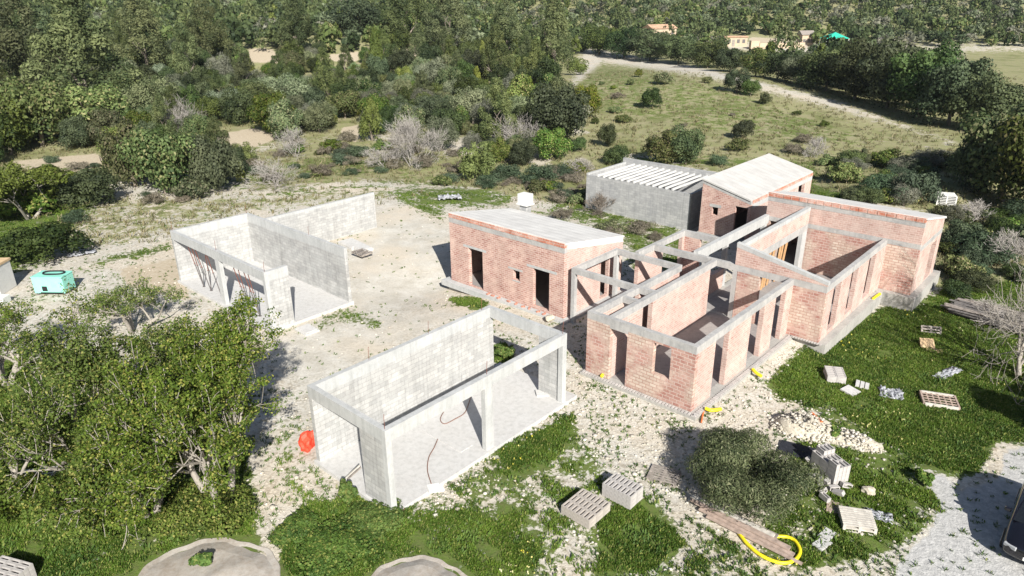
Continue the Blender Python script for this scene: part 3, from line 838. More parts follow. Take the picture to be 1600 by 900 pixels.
mb = MB(); y0, y1 = 0.03, 6.16; xa, xb = -w5-.05, 0.05
mb.hexa([(xa, y0, z5(y0)-.12), (xb, y0, z5(y0)-.12), (xb, y1, z5(y1)-.12), (xa, y1, z5(y1)-.12)],
        [(xa, y0, z5(y0)), (xb, y0, z5(y0)), (xb, y1, z5(y1)), (xa, y1, z5(y1))])
mb.build('roof', M['roof_white'], K)
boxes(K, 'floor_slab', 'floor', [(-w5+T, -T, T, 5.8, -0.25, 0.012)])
boxes(K, 'plinth', 'concrete', [(-w5-0.55, 0.42, -0.45, 6.5, -0.36, -0.004)])
boxes(K, 'foundation', 'block_white', [(-w5-0.15, 0.2, -0.15, 6.3, -1.5, -0.362)])
boxes(K, 'chimney', 'block_grey', [(-8.95, -8.35, 6.2, 6.75, -0.8, 4.25)])
boxes([o for o in K.children if o.name.startswith('chimney')][0], 'chimney_cap', 'white_paint', [(-9.08, -8.22, 6.12, 6.83, 4.252, 4.95), (-9.15, -8.15, 6.05, 6.9, 4.16, 4.25)])
# brick debris along the ledge: a few red bricks
for i in range(9):
    mb = MB(); a_ = rnd.random()*3; mb.obox((0, 0, 0.05), (math.cos(a_), math.sin(a_), 0), (-math.sin(a_), math.cos(a_), 0), (0, 0, 1), (0.24, 0.12, 0.10))
    o = mb.build('loose_brick', M['brick_edge']); x, y = house_xy(4.26-0.30+0.05*rnd.random(), -17.2+i*0.62+0.3*rnd.random()); o.location = (x, y, 0.0)
    tag(o, 'broken red brick lying on the pale ledge below the doorways', 'brick', 'bricks on the ledge')

# ---------------- tall brick building behind (roof falls to the right)
Q = root_at('brick_outhouse', 'narrow brick building with white roof beside the joisted grey enclosure', 'unfinished house', 25.0, -8.92)
w4, l4 = 4.15, 12.5
zq = lambda x: 4.42-(x+w4)*0.252
wall(Q, 'wall', 'brick_red', (-w4, 0), (0, 0), T, 0, zq(-w4)-0.40, [(0.98, 1.5, 1.62, 2.26), (2.92, 3.95, 0, 2.68)], z1b=zq(0)-0.40)
boxes(Q, 'lintel', 'beam_grey', [(-w4+0.75, -w4+1.75, -0.01, 0.1, 2.263, 2.5)])
mb = MB(); y0, y1 = -0.006, T
mb.hexa([(-w4, y0, zq(-w4)-.398), (0, y0, zq(0)-.398), (0, y1, zq(0)-.398), (-w4, y1, zq(-w4)-.398)],
        [(-w4, y0, zq(-w4)-.13), (0, y0, zq(0)-.13), (0, y1, zq(0)-.13), (-w4, y1, zq(-w4)-.13)])
mb.build('ring_beam', M['beam_grey'], Q)
wall(Q, 'wall', 'brick_pink', (0, T+.002), (0, l4), T, 0, 2.62, [(9.3, 10.7, 1.5, 2.62)])
boxes(Q, 'ring_beam', 'concrete', [(-T, 0.006, T+.002, l4, 2.62, 3.0)])
mb = MB(); yy = 0.3; rr_ = random.Random(6)
while yy < l4-0.3:
    w_ = 0.42+0.1*rr_.random(); mb.box(-0.24, 0.03-0.02*rr_.random(), yy, yy+w_, 3.003, 3.24); yy += w_+0.04
mb.build('roof_edge', M['brick_edge'], Q)
wall(Q, 'wall', 'brick_pink', (-w4+T, T+.002), (-w4+T, l4), T, 0, zq(-w4)-0.16)
wall(Q, 'wall', 'brick_pink', (-T-.01, l4), (-w4+T+.01, l4), T, 0, zq(0)-0.16, z1b=zq(-w4)-0.2)
mb = MB(); xa, xb, y0, y1 = -w4-.06, -0.02, -0.07, l4+.06
mb.hexa([(xa, y0, zq(xa)-.12), (xb, y0, zq(xb)-.12), (xb, y1, zq(xb)-.12), (xa, y1, zq(xa)-.12)],
        [(xa, y0, zq(xa)), (xb, y0, zq(xb)), (xb, y1, zq(xb)), (xa, y1, zq(xa))])
mb.build('roof', M['roof'], Q)
boxes(Q, 'plinth', 'plinth', [(-w4-.1, 0.1, -0.12, l4+.1, -0.8, -0.004)])

# ---------------- grey block enclosure with concrete joists
D = root_at('block_enclosure', 'grey block enclosure roofed with a row of open white concrete joists', 'unfinished building', 26.0, -14.55, -0.5)
wall(D, 'wall', 'block_grey', (-10.75, 0), (0, 0), 0.2, -0.5, 3.17)
wall(D, 'wall', 'block_grey', (-10.55, 0.2), (-10.55, 6.2), 0.2, -0.5, 3.17)
wall(D, 'wall', 'block_grey', (0, 0.2), (0, 2.2), 0.2, -0.5, 3.17)
wall(D, 'wall', 'block_grey', (-10.9, 6.2), (0.3, 6.2), 0.22, -0.5, 3.72)
boxes(D, 'floor_slab', 'slab', [(-10.5, -0.25, 0.25, 6.15, -0.3, 0.01)])
boxes(D, 'coping', 'concrete', [(-10.75, -10.54, 0.0, 6.2, 3.172, 3.34)])
for i in range(13):
    x = -9.55+i*0.645
    mb = MB(); mb.box(x-0.06, x+0.06, 0.02, 6.195, 3.172, 3.35); mb.build('joist', M['joist'], D)

# ---------------- white block garage in the foreground
C_ = root_at('block_garage', 'roofless white block garage with ring beam and one middle post, nearest in the foreground', 'unfinished garage', -13.686, -4.972)
W_, L_ = 4.93, 10.6; zb, zt = 3.10, 3.63
t2 = 0.22
wall(C_, 'wall', 'block_white', (-1.58, 0), (-0.24, 0), t2, 0.05, zb)
wall(C_, 'wall', 'block_white', (-W_+t2, 0), (-W_+t2, L_), t2, 0.05, zb)
wall(C_, 'wall', 'block_white', (-1.5, L_-t2), (-0.25, L_-t2), t2, 0.05, zb)
boxes(C_, 'column', 'concrete', [(-0.24, 0.004, -0.004, 0.26, -0.2, zb)])
boxes(C_, 'column', 'concrete', [(-0.25, 0.004, L_-0.3, L_+.004, -0.2, zb)])
boxes(C_, 'column', 'concrete', [(-0.24, -0.01, 5.15, 5.62, 0.05, zb)])
boxes(C_, 'ring_beam', 'concrete', [(-W_-.004, 0.004, -0.004, t2+.01, zb, zt), (-W_-.004, 0.004, L_-t2-.01, L_+.004, zb, zt),
                                     (-0.25, 0.004, t2+.01, L_-t2-.01, zb, zt), (-W_-.004, -W_+t2+.006, t2+.01, L_-t2-.01, zb, zt)])
boxes(C_, 'floor_slab', 'slab', [(-W_-0.05, 0.12, -0.12, L_+0.75, -0.4, 0.05)])
mb = MB(); mb.box(-3.2, -0.75, 4.35, 5.05, 0.051, 0.075); mb.build('floor_patch', M['slab'], C_)
# ---------------- white block garage on the left
G = root_at('block_carport', 'roofless white block carport with steel props under its front beam, left of centre', 'unfinished garage', -8.19, -22.72)
W2_, L2_ = 12.0, 5.45
wall(G, 'wall', 'block_white', (-W2_+t2, 0.0), (-W2_+t2, L2_), t2, 0.04, zb-.05)
wall(G, 'wall', 'block_white', (-W2_, L2_), (0.0, L2_), t2, 0.04, zb-.05)
wall(G, 'wall', 'block_white', (0, 0.26), (0, 1.5), t2, 0.04, zb-.05)
boxes(G, 'column', 'concrete', [(-0.26, 0.004, -0.004, 0.26, -0.3, zb-.05)])
boxes(G, 'column', 'concrete', [(-6.0, -5.5, 0.0, 0.25, 0.04, zb-.05)])
boxes(G, 'ring_beam', 'concrete', [(-W2_-.004, 0.004, -0.006, 0.25, zb-.05, zt), (-W2_-.004, -W2_+t2+.004, 0.25, L2_, zb-.05, zt),
                                    (-W2_-.004, 0.004, L2_, L2_+t2+.006, zb-.05, zt), (-0.25, 0.004, 0.25, 1.52, zb-.05, zt)])
boxes(G, 'floor_slab', 'slab', [(-W2_-.1, 0.1, -0.12, L2_+0.3, -0.5, 0.04)])
wl = root_at('block_wall', 'freestanding white block wall running back from the carport across the dusty yard', 'wall', -8.19, -22.72)
wall(wl, 'wall', 'block_white', (-W2_+t2, L2_+t2+.02), (-W2_+t2, 16.85), t2, -0.3, 2.72)
boxes(wl, 'coping', 'concrete', [(-W2_-.004, -W2_+t2+.004, L2_+t2+.02, 16.86, 2.722, 2.92)])

for par, pts in ((C_, ((-4.82, 3.0), (-4.82, 6.4), (-4.80, 9.9), (-0.12, 0.1), (-0.12, 5.4), (-0.13, 10.45))), (G, ((-11.9, .12), (-5.8, .1), (-11.9, 5.5), (-4.0, 5.56), (-.1, .1)))):
    for x_, y_ in pts:
        mb = MB(); mb.tube([(x_, y_, 3.5), (x_+.01, y_, 4.0+.15*rnd.random()), (x_+.03*rnd.random(), y_+.02, 4.25)], .012, 4); mb.build('rebar', M['rust'], par)

# ------------------------------------------------------------------ site objects
gx0, gy0 = house_xy(-8.19, -22.72)
def prop(xt, xb, yb=0.30, red=True):
    """telescopic steel prop: bottom at xb, top at xt (carport coordinates)"""
    P = thing('steel_prop', 'thin rust-red steel prop leaning under the front beam of the carport', 'prop', (0, 0, 0), 0, 'steel props under the carport beam')
    def wp(x, y, z):
        q = house_xy(-8.19+y, -22.72+x); return Vector((q[0], q[1], z))
    a = wp(xb, yb, 0.05); b = wp(xt, 0.13, 3.03)
    P.location = a; m_ = a.lerp(b, 0.55)
    z0 = Vector((0, 0, 0))
    mb = MB(); mb.tube([z0, m_-a], 0.032, 6); mb.build('tube', M['steel'], P)
    mb = MB(); mb.tube([m_-a, b-a], 0.025, 6); mb.build('inner_tube', M['rust'], P)
    mb = MB(); mb.box(-.07, .07, -.07, .07, -.008, .004); mb.build('base_plate', M['steel'], P)
    mb = MB(); mb.tube([m_-a+Vector((-.07, 0, 0)), m_-a+Vector((.07, 0, 0))], 0.018, 5); mb.build('pin', M['rust'], P)
for a_, b_ in ((-9.95, -9.6), (-9.35, -9.55), (-8.95, -8.6), (-7.5, -8.5), (-7.35, -7.15), (-3.95, -3.5), (-3.35, -3.45), (-2.70, -2.35), (-2.20, -2.30)):
    prop(a_, b_, 0.55)

def hollow_block():
    mb = MB(); l, w, h = 0.50, 0.20, 0.22; t = 0.035; n = 2
    # rim and webs around through-holes
    xs = [-l/2]
    n = 1; t = 0.045
    cw = (l-(n+1)*t)/n
    for i in range(n): xs += [xs[-1]+t, xs[-1]+t+cw]
    xs.append(l/2)
    mb.box(-l/2, l/2, -w/2, -w/2+t, 0, h); mb.box(-l/2, l/2, w/2-t, w/2, 0, h)
    for i in range(n+1):
        x = -l/2+i*(cw+t); mb.box(x, x+t, -w/2+t, w/2-t, 0, h)
    mb.box(-l/2+t, l/2-t, -w/2+t, w/2-t, 0.0, 0.03)
    return mb
proto = {}
for key, mt in (('g', 'grey_block'), ('t', 'tan_block')):
    o = hollow_block().build('hollow_block', M[mt]); COL.objects.unlink(o); proto[key] = o.data
    bpy.data.objects.remove(o)
def block(loc, rot, label, group, key='g'):
    o = bpy.data.objects.new('hollow_block', proto[key]); COL.objects.link(o); o.location = loc; o.rotation_euler = rot; o.scale = (.88, .88, .88)
    return tag(o, label, 'concrete block', group)
def block_stack(px, py, nx, ny, nz, rz, label, group, key='g', ragged=0.0):
    P = at(px, py); c, s = math.cos(rz), math.sin(rz)
    for k in range(nz):
        for i in range(nx):
            for j in range(ny):
                if k == nz-1 and rnd.random() < ragged: continue
                x = (i-(nx-1)/2)*0.453; y = (j-(ny-1)/2)*0.187
                block(P+Vector((x*c-y*s, x*s+y*c, k*0.197+0.05)), (0, 0, rz+0.02*(rnd.random()-.5)), label, group, key)
def pallet(px, py, rz, label, l=1.2, w=1.0, nb=6, mat='wood_old', tilt=(0, 0), dz=0.0, layers=1, name='pallet', group=None, cat='pallet', P=None):
    P = P or at(px, py, dz)
    t = thing(name, label, cat, P, rz, group)
    t.rotation_euler = (tilt[0], tilt[1], rz)
    z = 0
    for q in range(layers):
        for x in (-l/2+.05, 0, l/2-.05):
            mb = MB(); mb.box(x-.05, x+.05, -w/2+.01, w/2-.01, z+0.022, z+0.10); mb.build('bearer', M[mat], t)
        for y in (-w/2+.05, 0, w/2-.05):
            mb = MB(); mb.box(-l/2, l/2, y-.05, y+.05, z, z+.02); mb.build('bottom_board', M[mat], t)
        mb = MB()
        for x in (-l/2+.05, 0, l/2-.05): mb.box(x-.05, x+.05, -w/2, w/2, z+.102, z+.122)
        mb.build('stringer', M[mat], t)
        step = (w-0.1)/(nb-1)
        for i in range(nb):
            y = -w/2+.05+i*step; mb = MB(); mb.box(-l/2, l/2, y-.042, y+.042, z+.124, z+.146); mb.build('top_board', M[mat], t)
        z += 0.15
    return t
# two cubes of hollow blocks on the grass in the foreground, and others
block_stack(915, 802, 3, 7, 2, -YAW+1.571, 'tan hollow block in the low square stack on the foreground grass', 'tan hollow blocks in the low foreground stack', 't')
block_stack(972, 778, 2, 7, 3, -YAW+1.571, 'grey hollow block in the tall square stack on the foreground grass', 'grey hollow blocks in the tall foreground stack')
block_stack(1303, 592, 2, 6, 2, -YAW+0.5, 'grey hollow block in the square stack on the lawn beside the brick wall', 'hollow blocks stacked beside the brick wall')
block_stack(12, 915, 3, 6, 3, -0.3, 'grey hollow block in the stack at the bottom left corner by the black shadow', 'hollow blocks at the bottom left corner')
block_stack(1294, 742, 3, 4, 5, -YAW-0.5, 'pale hollow block in the collapsed heap beside the dark bush', 'hollow blocks in the collapsed heap', ragged=0.5)
for (px, py, r1, r2, r3) in ((1268, 742, 1.4, 0.2, 0.4), (1278, 752, 1.2, 0, 1.2), (1290, 757, 0.1, 1.2, 0.7), (1300, 760, 1.5, 0.1, 0.2), (1316, 745, 0.0, 1.3, 1.0),
                             (1283, 768, 0.9, 0.3, 0.9), (1288, 780, 0.1, 0, 1.9), (1320, 756, 1.4, 0.3, 0.1), (1274, 730, 0.5, 0.2, 0.5), (1308, 772, 1.3, 0.4, 2.2), (1262, 722, 0.3, 0.9, 0.5)):
    block(at(px, py, 0.12), (r1, r2, r3), 'pale hollow block in the collapsed heap beside the dark bush', 'hollow blocks in the collapsed heap')
mb = MB(); mb.box(-0.9, 0.9, -.5, .5, 0.02, 0.10)
o = mb.build('tarpaulin', M['dark_cloth']); o.location = at(1252, 708); o.rotation_euler = (0, 0, -0.5)
tag(o, 'black sheet spread on the ground behind the collapsed heap of blocks', 'sheet')

pallet(1037, 745, -0.45, 'weathered wooden pallet half under the dark bush near the stacks of blocks', mat='wood_old', nb=7)
pallet(1338, 818, -0.25, 'pale slatted pallet lying on the grass below the collapsed blocks', l=1.15, w=1.1, nb=9, mat='wood_pale', layers=2)
pallet(1454, 520, -0.25, 'grey pallet tipped on its side in the lawn above the bent board', l=1.1, w=0.8, nb=5, mat='wood_old', tilt=(0.9, 0))
pallet(1475, 318, -0.35, 'white slatted stack of pallets among the bushes behind the tall brick room', l=1.6, w=1.6, nb=8, mat='white_paint', layers=6)
pallet(57, 748, 0.2, 'old grey pallet lying under the foreground trees at the left', l=1.3, w=1.1, nb=6, mat='wood_pale')
pallet(566, 396, -YAW, 'small dark pallet topping the slabs in the dusty yard', l=1.3, w=1.0, nb=6, mat='wood_old', dz=0.3)
# crate of crossed laths
def lath_crate(px, py, rz, label):
    t = thing('wooden_crate', label, 'crate', at(px, py, 0.05), rz)
    for x in (-.75, .75):
        mb = MB(); mb.box(x-.04, x+.04, -.6, .6, 0.0, .18); mb.build('frame', M['wood_brown'], t)
    for y in (-.6, .6):
        mb = MB(); mb.box(-.71, .71, y-.04, y+.04, 0.0, .18); mb.build('frame', M['wood_pale'], t)
    for x in (-.5, -.25, 0, .25, .5):
        mb = MB(); mb.box(x-.03, x+.03, -.56, .56, .10, .14); mb.build('lath', M['wood_brown'], t)
    for y in (-.35, -.1, .15, .4):
        mb = MB(); mb.box(-.71, .71, y-.03, y+.03, .142, .17); mb.build('lath', M['wood_brown'], t)
lath_crate(1467, 628, -0.35, 'open wooden crate of crossed brown laths lying in the grass')
# bent plywood board
t = MB(); t.obox((0, 0, 0.18), (1, 0, 0), (0, .8, .6), (0, -.6, .8), (0.75, 0.75, 0.03)); t.obox((0.25, -0.45, 0.04), (1, -.3, 0), (.3, 1, 0), (0, 0, 1), (0.8, 0.45, 0.03))
o = t.build('plywood_board', M['ply']); o.location = at(1448, 542); o.rotation_euler = (0, 0, -0.2); tag(o, 'broken light brown plywood board in the lawn below the grey pallet', 'board')
# plastic sheets
def crumple(name, px, py, w, h, rz, mat, label, cat, seed, amp=0.12, dz=0.05, n=14):
    r = np.random.default_rng(seed); V = []; 
    for i in range(n+1):
        for j in range(n+1):
            V.append(((i/n-.5)*w+.04*r.normal(), (j/n-.5)*h+.04*r.normal(), dz+abs(amp*(math.sin(i*1.7+seed)*math.cos(j*1.3))+amp*0.5*r.normal())))
    F = [(i*(n+1)+j, (i+1)*(n+1)+j, (i+1)*(n+1)+j+1, i*(n+1)+j+1) for i in range(n) for j in range(n)]
    me = raw_mesh(name, V, F, M[mat]); o = bpy.data.objects.new(name, me); COL.objects.link(o)
    sd = o.modifiers.new('thickness', 'SOLIDIFY'); sd.thickness = 0.012
    o.location = at(px, py); o.rotation_euler = (0, 0, rz); return tag(o, label, cat)
crumple('plastic_sheet', 1392, 618, 1.0, 1.0, -0.4, 'plastic_grey', 'crumpled grey plastic sheet in the grass left of the lath crate', 'plastic sheet', 3)
crumple('plastic_film', 1480, 585, 1.9, 0.5, 0.55, 'plastic_grey', 'long strip of shiny pale plastic film in the grass above the lath crate', 'plastic sheet', 5, 0.08)
crumple('plastic_bag', 1372, 808, 0.9, 0.5, -0.5, 'plastic_grey', 'torn pale plastic scraps on the ground right of the slatted pallet', 'plastic sheet', 8, 0.06)
mb = MB(); mb.box(-.45, .25, -.35, .35, .05, .13); o = mb.build('concrete_slab', M['slab']); o.location = at(1330, 612); o.rotation_euler = (0.1, 0, 0.6)
tag(o, 'pale concrete slab in the lawn between the block stack and the grey plastic', 'slab')
mb = MB()
for i in range(3): mb.box(-.3+i*.22, -.12+i*.22, -.3, .3, .05, .16)
o = mb.build('ribbed_slab', M['slab']); o.location = at(1346, 604); o.rotation_euler = (0, .1, -0.5); tag(o, 'ribbed grey slab lying against the pale slab in the lawn', 'slab')
# slabs near the sand patch
for px, py, rz, lb in ((1284, 852, 0.6, 'grey slab tile at the edge of the brown earth patch, nearer the hose'), (1292, 838, 0.7, 'grey slab tile at the edge of the brown earth patch, upper of two')):
    mb = MB(); mb.box(-.32, .32, -.2, .2, 0.04, .10); o = mb.build('slab_tile', M['slab']); o.location = at(px, py); o.rotation_euler = (0, 0, rz); tag(o, lb, 'slab')
mb = MB(); mb.box(-.35, .35, -.28, .28, 0.03, .07); o = mb.build('board', M['wood_brown']); o.location = at(1304, 794); o.rotation_euler = (0, 0, 1.1); tag(o, 'small brown board in the weeds left of the slatted pallet', 'board')

# planks in the foreground
pa, pb_ = at(1080, 782, .1), at(1210, 846, .1)
dirp = (pb_-pa).normalized(); sdp = Vector((dirp.y, -dirp.x, 0))
for i, (off, z, sh, w_, mt) in enumerate(((0.0, .06, 0, .22, 'wood_brown'), (-.24, .06, .1, .22, 'wood_old'), (.25, .05, .5, .2, 'wood_brown'), (-.10, .14, -.05, .2, 'wood_pale'), (0.13, .14, .25, .2, 'wood_brown'), (.45, .03, .9, .12, 'wood_brown'))):
    mb = MB(); mb.bar((0, 0, 0), dirp*(3.7-0.5*rnd.random()), w_, .055); o = mb.build('plank', M[mt]); o.location = pa+sdp*off+dirp*sh+Vector((0, 0, z))
    tag(o, 'long weathered plank in the bundle between the dark bush and the yellow hose', 'plank', 'planks in the foreground bundle')
# yellow corrugated hose loop
def px_path(pts, z, closed=False): return [at(x, y, z) for x, y in pts]
def spline(P, n=8):
    out = []
    for i in range(len(P)-1):
        p0 = P[max(i-1, 0)]; p1 = P[i]; p2 = P[i+1]; p3 = P[min(i+2, len(P)-1)]
        for k in range(n):
            t = k/n; out.append(0.5*((2*p1)+(p2-p0)*t+(2*p0-5*p1+4*p2-p3)*t*t+(3*p1-p0-3*p2+p3)*t**3))
    out.append(P[-1]); return out
def hose(name, pts, rad, mat, label, cat, z=0.08, n=8, ribs=True, group=None):
    P = spline(px_path(pts, z), 14 if ribs else 8); c = P[0].copy()
    r = [rad*(1.10 if i % 2 else 0.92) for i in range(len(P))] if ribs else rad
    mb = MB(); mb.tube([p-c for p in P], r, n); o = mb.build(name, M[mat], smooth_=True); o.location = c
    return tag(o, label, cat, group)
hose('corrugated_hose', [(1154, 832), (1168, 850), (1190, 868), (1218, 879), (1240, 876), (1250, 862), (1243, 846), (1230, 839), (1212, 838)], 0.066, 'yellow',
     'yellow corrugated hose lying in a loop around the end of the planks', 'hose')
for pts, lb in (([(940, 588), (945, 581), (955, 577)], 'short yellow hose end at the doorway of the front brick wall'),
                ([(1102, 638), (1112, 641), (1127, 639)], 'short yellow hose end at the near corner of the brick house'),
                ([(1176, 577), (1182, 583), (1190, 588)], 'short yellow hose end beside the long right wall of the front room'),
                ([(1364, 467), (1369, 463), (1375, 459)], 'short yellow hose end at the foot of the tall rear brick room')):
    hose('hose_end', pts, 0.085, 'yellow', lb, 'hose', z=0.28 if pts[0][0] != 1364 else 0.9)
hose('orange_pipe', [(1096, 660), (1098, 648), (1101, 640)], 0.04, 'orange', 'thin orange pipe rising at the near corner of the brick house', 'pipe', z=.1, ribs=False)
hose('orange_pipe', [(1268, 645), (1276, 652), (1284, 660)], 0.06, 'orange', 'orange pipe sticking out of the rubble heap', 'pipe', z=.55, ribs=False)
# cables in the garage
hose('cable', [(684, 686), (678, 700), (670, 715), (668, 735), (674, 756)], 0.018, 'cable', 'brown cable running from the middle of the garage floor to the white board', 'cable', z=.22, ribs=False)
hose('cable', [(674, 762), (655, 770), (640, 785), (628, 800)], 0.02, 'cable', 'brown cable trailing from the white board to the garage corner', 'cable', z=.1, ribs=False)
hose('cable', [(694, 642), (688, 655), (695, 662), (712, 654), (726, 645), (733, 628), (736, 617)], 0.018, 'cable', 'brown cable curling on the garage floor towards the post shadow', 'cable', z=.22, ribs=False)
mb = MB(); mb.box(-.32, .32, -.24, .24, .06, .16); o = mb.build('white_board', M['white_paint'], bevel=.01); o.location = at(680, 766, 0.05); o.rotation_euler = (0, .1, .35)
tag(o, 'small white board on the rubble edge of the foreground garage floor', 'board')
mb = MB(); mb.box(-.55, .5, -.25, .25, 0, .09); o = mb.build('concrete_plate', M['slab']); o.location = at(855, 615, 0.2); o.rotation_euler = (.05, 0, 0.1)
tag(o, 'pale flat plate on the garage floor beside the far corner post', 'slab')
# planks leaning at the left opening of the garage
for i, (a_, b_) in enumerate((((534, 752), (562, 727)), ((538, 753), (564, 730)))):
    mb = MB(); P0 = at(*a_, .1); P1 = at(*b_, .55 if i else .75); mb.bar((0, 0, 0), P1-P0, .09, .035); o = mb.build('plank', M['wood_old' if i else 'wood_pale']); o.location = P0
    tag(o, ('dark narrow plank propped in the left opening of the foreground garage', 'pale narrow plank propped in the left opening of the foreground garage')[1-i], 'plank')
# red net roll
def lumpy(name, loc, rad, mat, seed, sub=3, amp=0.25, flat=1.0):
    import bmesh
    bm = bmesh.new(); bmesh.ops.create_icosphere(bm, subdivisions=sub, radius=1.0)
    r = random.Random(seed); ph = [r.random()*6 for _ in range(6)]
    for v in bm.verts:
        c = v.co; k = 1+amp*(math.sin(3*c.x+ph[0])*math.sin(3.3*c.y+ph[1])+0.5*math.sin(7*c.z+ph[2])*math.sin(6*c.x+ph[3]))+amp*.25*(r.random()-.5)
        v.co = Vector((c.x*rad[0], c.y*rad[1], c.z*rad[2]))*k
    me = bpy.data.meshes.new(name); bm.to_mesh(me); bm.free(); me.materials.append(M[mat])
    o = bpy.data.objects.new(name, me); COL.objects.link(o); o.location = loc; return o
o = lumpy('net_bundle', at(481, 690, .35), (.36, .40, .48), 'red_net', 2, amp=.3); tag(o, 'bright red bundle of net against the left corner of the foreground garage', 'net bundle')
o = lumpy('white_rock', at(1358, 767, .12), (.26, .22, .2), 'rock', 3, 2); tag(o, 'single pale rock in the grass right of the collapsed blocks', 'rock')
o = lumpy('white_rock', at(699, 498, .2), (.01, .01, .01), 'rock', 3, 1); bpy.data.objects.remove(o)
o = lumpy('white_rock', at(852, 510, .1), (.3, .3, .2), 'rock', 12, 2)
o.location = Vector((*house_xy(3.6, -11.4), 0.12)); tag(o, 'pale rock on the ledge at the corner of the brick building with two doorways', 'rock')

# concrete slabs near carport and in the yard
for px, py, rz, s_, lb in ((480, 517, -0.75, (1.2, .95, .12), 'pale tilted slab on the ground near the carport corner'),
                          (550, 384, -0.8, (2.0, 1.3, .25), 'pale stack of panels in the dusty yard in front of the freestanding wall'),
                          (566, 390, -0.8, (1.5, 1.1, .22), 'low white slab under the dark pallet in the dusty yard')):
    mb = MB(); mb.box(-s_[0]/2, s_[0]/2, -s_[1]/2, s_[1]/2, 0, s_[2]); mb.box(-s_[0]/2+.1, s_[0]/2-.1, -s_[1]/2+.1, s_[1]/2-.1, s_[2]+.002, s_[2]+.05)
    o = mb.build('concrete_slab', M['slab'], bevel=.01); o.location = at(px, py); o.rotation_euler = (0, 0.04, rz); tag(o, lb, 'slab')
crumple('scrap_sheet', 703, 312, 2.2, 1.2, 0.2, 'plastic_grey', 'crumpled dark scrap pile in the scrub behind the brick building with two doorways', 'scrap', 14, .2, .15)
crumple('white_sheet', 128, 398, 1.9, .9, .6, 'plastic_grey', 'pale crumpled sheet on the ground behind the turquoise container', 'plastic sheet', 15, .1, .1)

# weathered timber pile right
pA, pB = at(1478, 478, 0), at(1625, 520, 0)
dv = (pB-pA); dv.z = 0; Lp = dv.length; dv.normalize(); sv = Vector((dv.y, -dv.x, 0))
for i in range(44):
    lay = i//9; k = i % 9
    mb = MB(); jit = 0.22*(rnd.random()-.5)
    mb.bar((0, 0, 0), (dv+sv*jit)*(Lp*(.75+.25*rnd.random())), .19, .05); o = mb.build('timber_board', M['wood_dark' if rnd.random() < .75 else 'wood_old'])
    o.location = pA-sv*(1.25-k*.29-lay*.12)+Vector((0, 0, .06+lay*.11+.05*rnd.random()))+dv*(rnd.random()*.8)
    tag(o, 'weathered grey board in the long timber pile at the right edge', 'board', 'boards in the timber pile')

# turquoise container with a black hose ring on it
t = thing('turquoise_container', 'turquoise steel box with a black hose ring lying on top, left edge of the site', 'container', at(88, 456), -0.05); t.scale = (.80, .80, .85)
mb = MB(); mb.box(-1.3, 1.3, -.75, .75, 0.15, 1.45); mb.build('body', M['teal'], t, bevel=.04)
mb = MB(); mb.box(-1.33, 1.33, -.78, .78, 1.452, 1.53); mb.build('lid', M['teal'], t, bevel=.02)
mb = MB(); mb.box(-.55, -.12, -.775, -.752, .35, .75); mb.build('panel', M['black_rubber'], t)
mb = MB(); mb.box(-.75, 1.2, -.80, -.752, .17, .26); mb.build('sill_rail', M['black_rubber'], t)
for x in (-1.1, 1.1):
    mb = MB(); mb.box(x-.1, x+.1, -.7, .7, 0, .148); mb.build('skid', M['steel'], t)
mb = MB(); pts = [Vector((math.cos(a)*.85, math.sin(a)*.42, 0.02*math.sin(3*a))) for a in np.linspace(0, 2*math.pi*2, 60)]
pts = [p*(1+.04*(i/60)) for i, p in enumerate(pts)]
mb.tube(pts, .06, 6); o = mb.build('rubber_hose', M['black_rubber'], smooth_=True); o.scale = (.8, .8, .8); o.location = t.location+Vector((0.12, 0.08, 1.36)); tag(o, 'black hose coiled in a ring on top of the turquoise container', 'hose')
t = thing('white_cabin', 'white site cabin with a brown top cut by the left edge, beside the turquoise container', 'cabin', at(-14, 455), 0.05)
mb = MB(); mb.box(-1.2, 1.2, -.9, .9, 0.0, 1.9); mb.build('body', M['white_paint'], t, bevel=.03)
mb = MB(); mb.box(-1.25, 1.25, -.95, .95, 1.902, 2.05); mb.build('top', M['ply'], t)
mb = MB(); mb.box(-.35, .35, -.925, -.902, .1, 1.6); d_o = mb.build('door', M['wood_pale'], t)
mb = MB(); mb.box(-.28, -.22, -.95, -.927, .85, .95); mb.build('handle', M['steel'], d_o)
mb = MB(); mb.box(-.6, .6, -.4, .4, 0, .5); o = mb.build('white_crate', M['white_paint'], bevel=.03); o.location = at(-2, 474); tag(o, 'low white box on the ground in front of the white cabin', 'box')

# round concrete tank covers at the bottom edge
def ring_cover(px, py, rad, label, seed):
    P = at(px, py); t = thing('tank_cover', label, 'tank cover', P)
    r = random.Random(seed); n = 90; nr_ = 12
    def rr(a): return rad*(1+.035*math.sin(3*a+seed)+.02*math.sin(7*a+seed*2)+.012*math.sin(17*a))
    def pt(k, j):
        a = 2*math.pi*k/n; f = j/nr_
        z = .20*(1-f**2)+.02*math.sin(a*5+f*6+seed)
        g = math.exp(-((f-.80)/.045)**2)*(0.5+.5*math.sin(a*1.0+.4)); z -= .10*g
        if j == nr_: z = -.3
        elif j == nr_-1: z = .03
        x, y = math.cos(a)*rr(a)*(f if j < nr_ else 1.0), math.sin(a)*rr(a)*(f if j < nr_ else 1.0)
        return (x, y, z)
    for nm, j0, j1 in (('rim', 9, nr_), ('top', 0, 9)):
        mb = MB()
        for k in range(n):
            for j in range(j0, j1):
                if j == 0: mb.quad([pt(k, 1), pt(k+1, 1), pt(k, 0)])
                else: mb.quad([pt(k, j+1), pt(k+1, j+1), pt(k+1, j), pt(k, j)])
        mb.build(nm, M['tank_top'], t, smooth_=False)
    return t
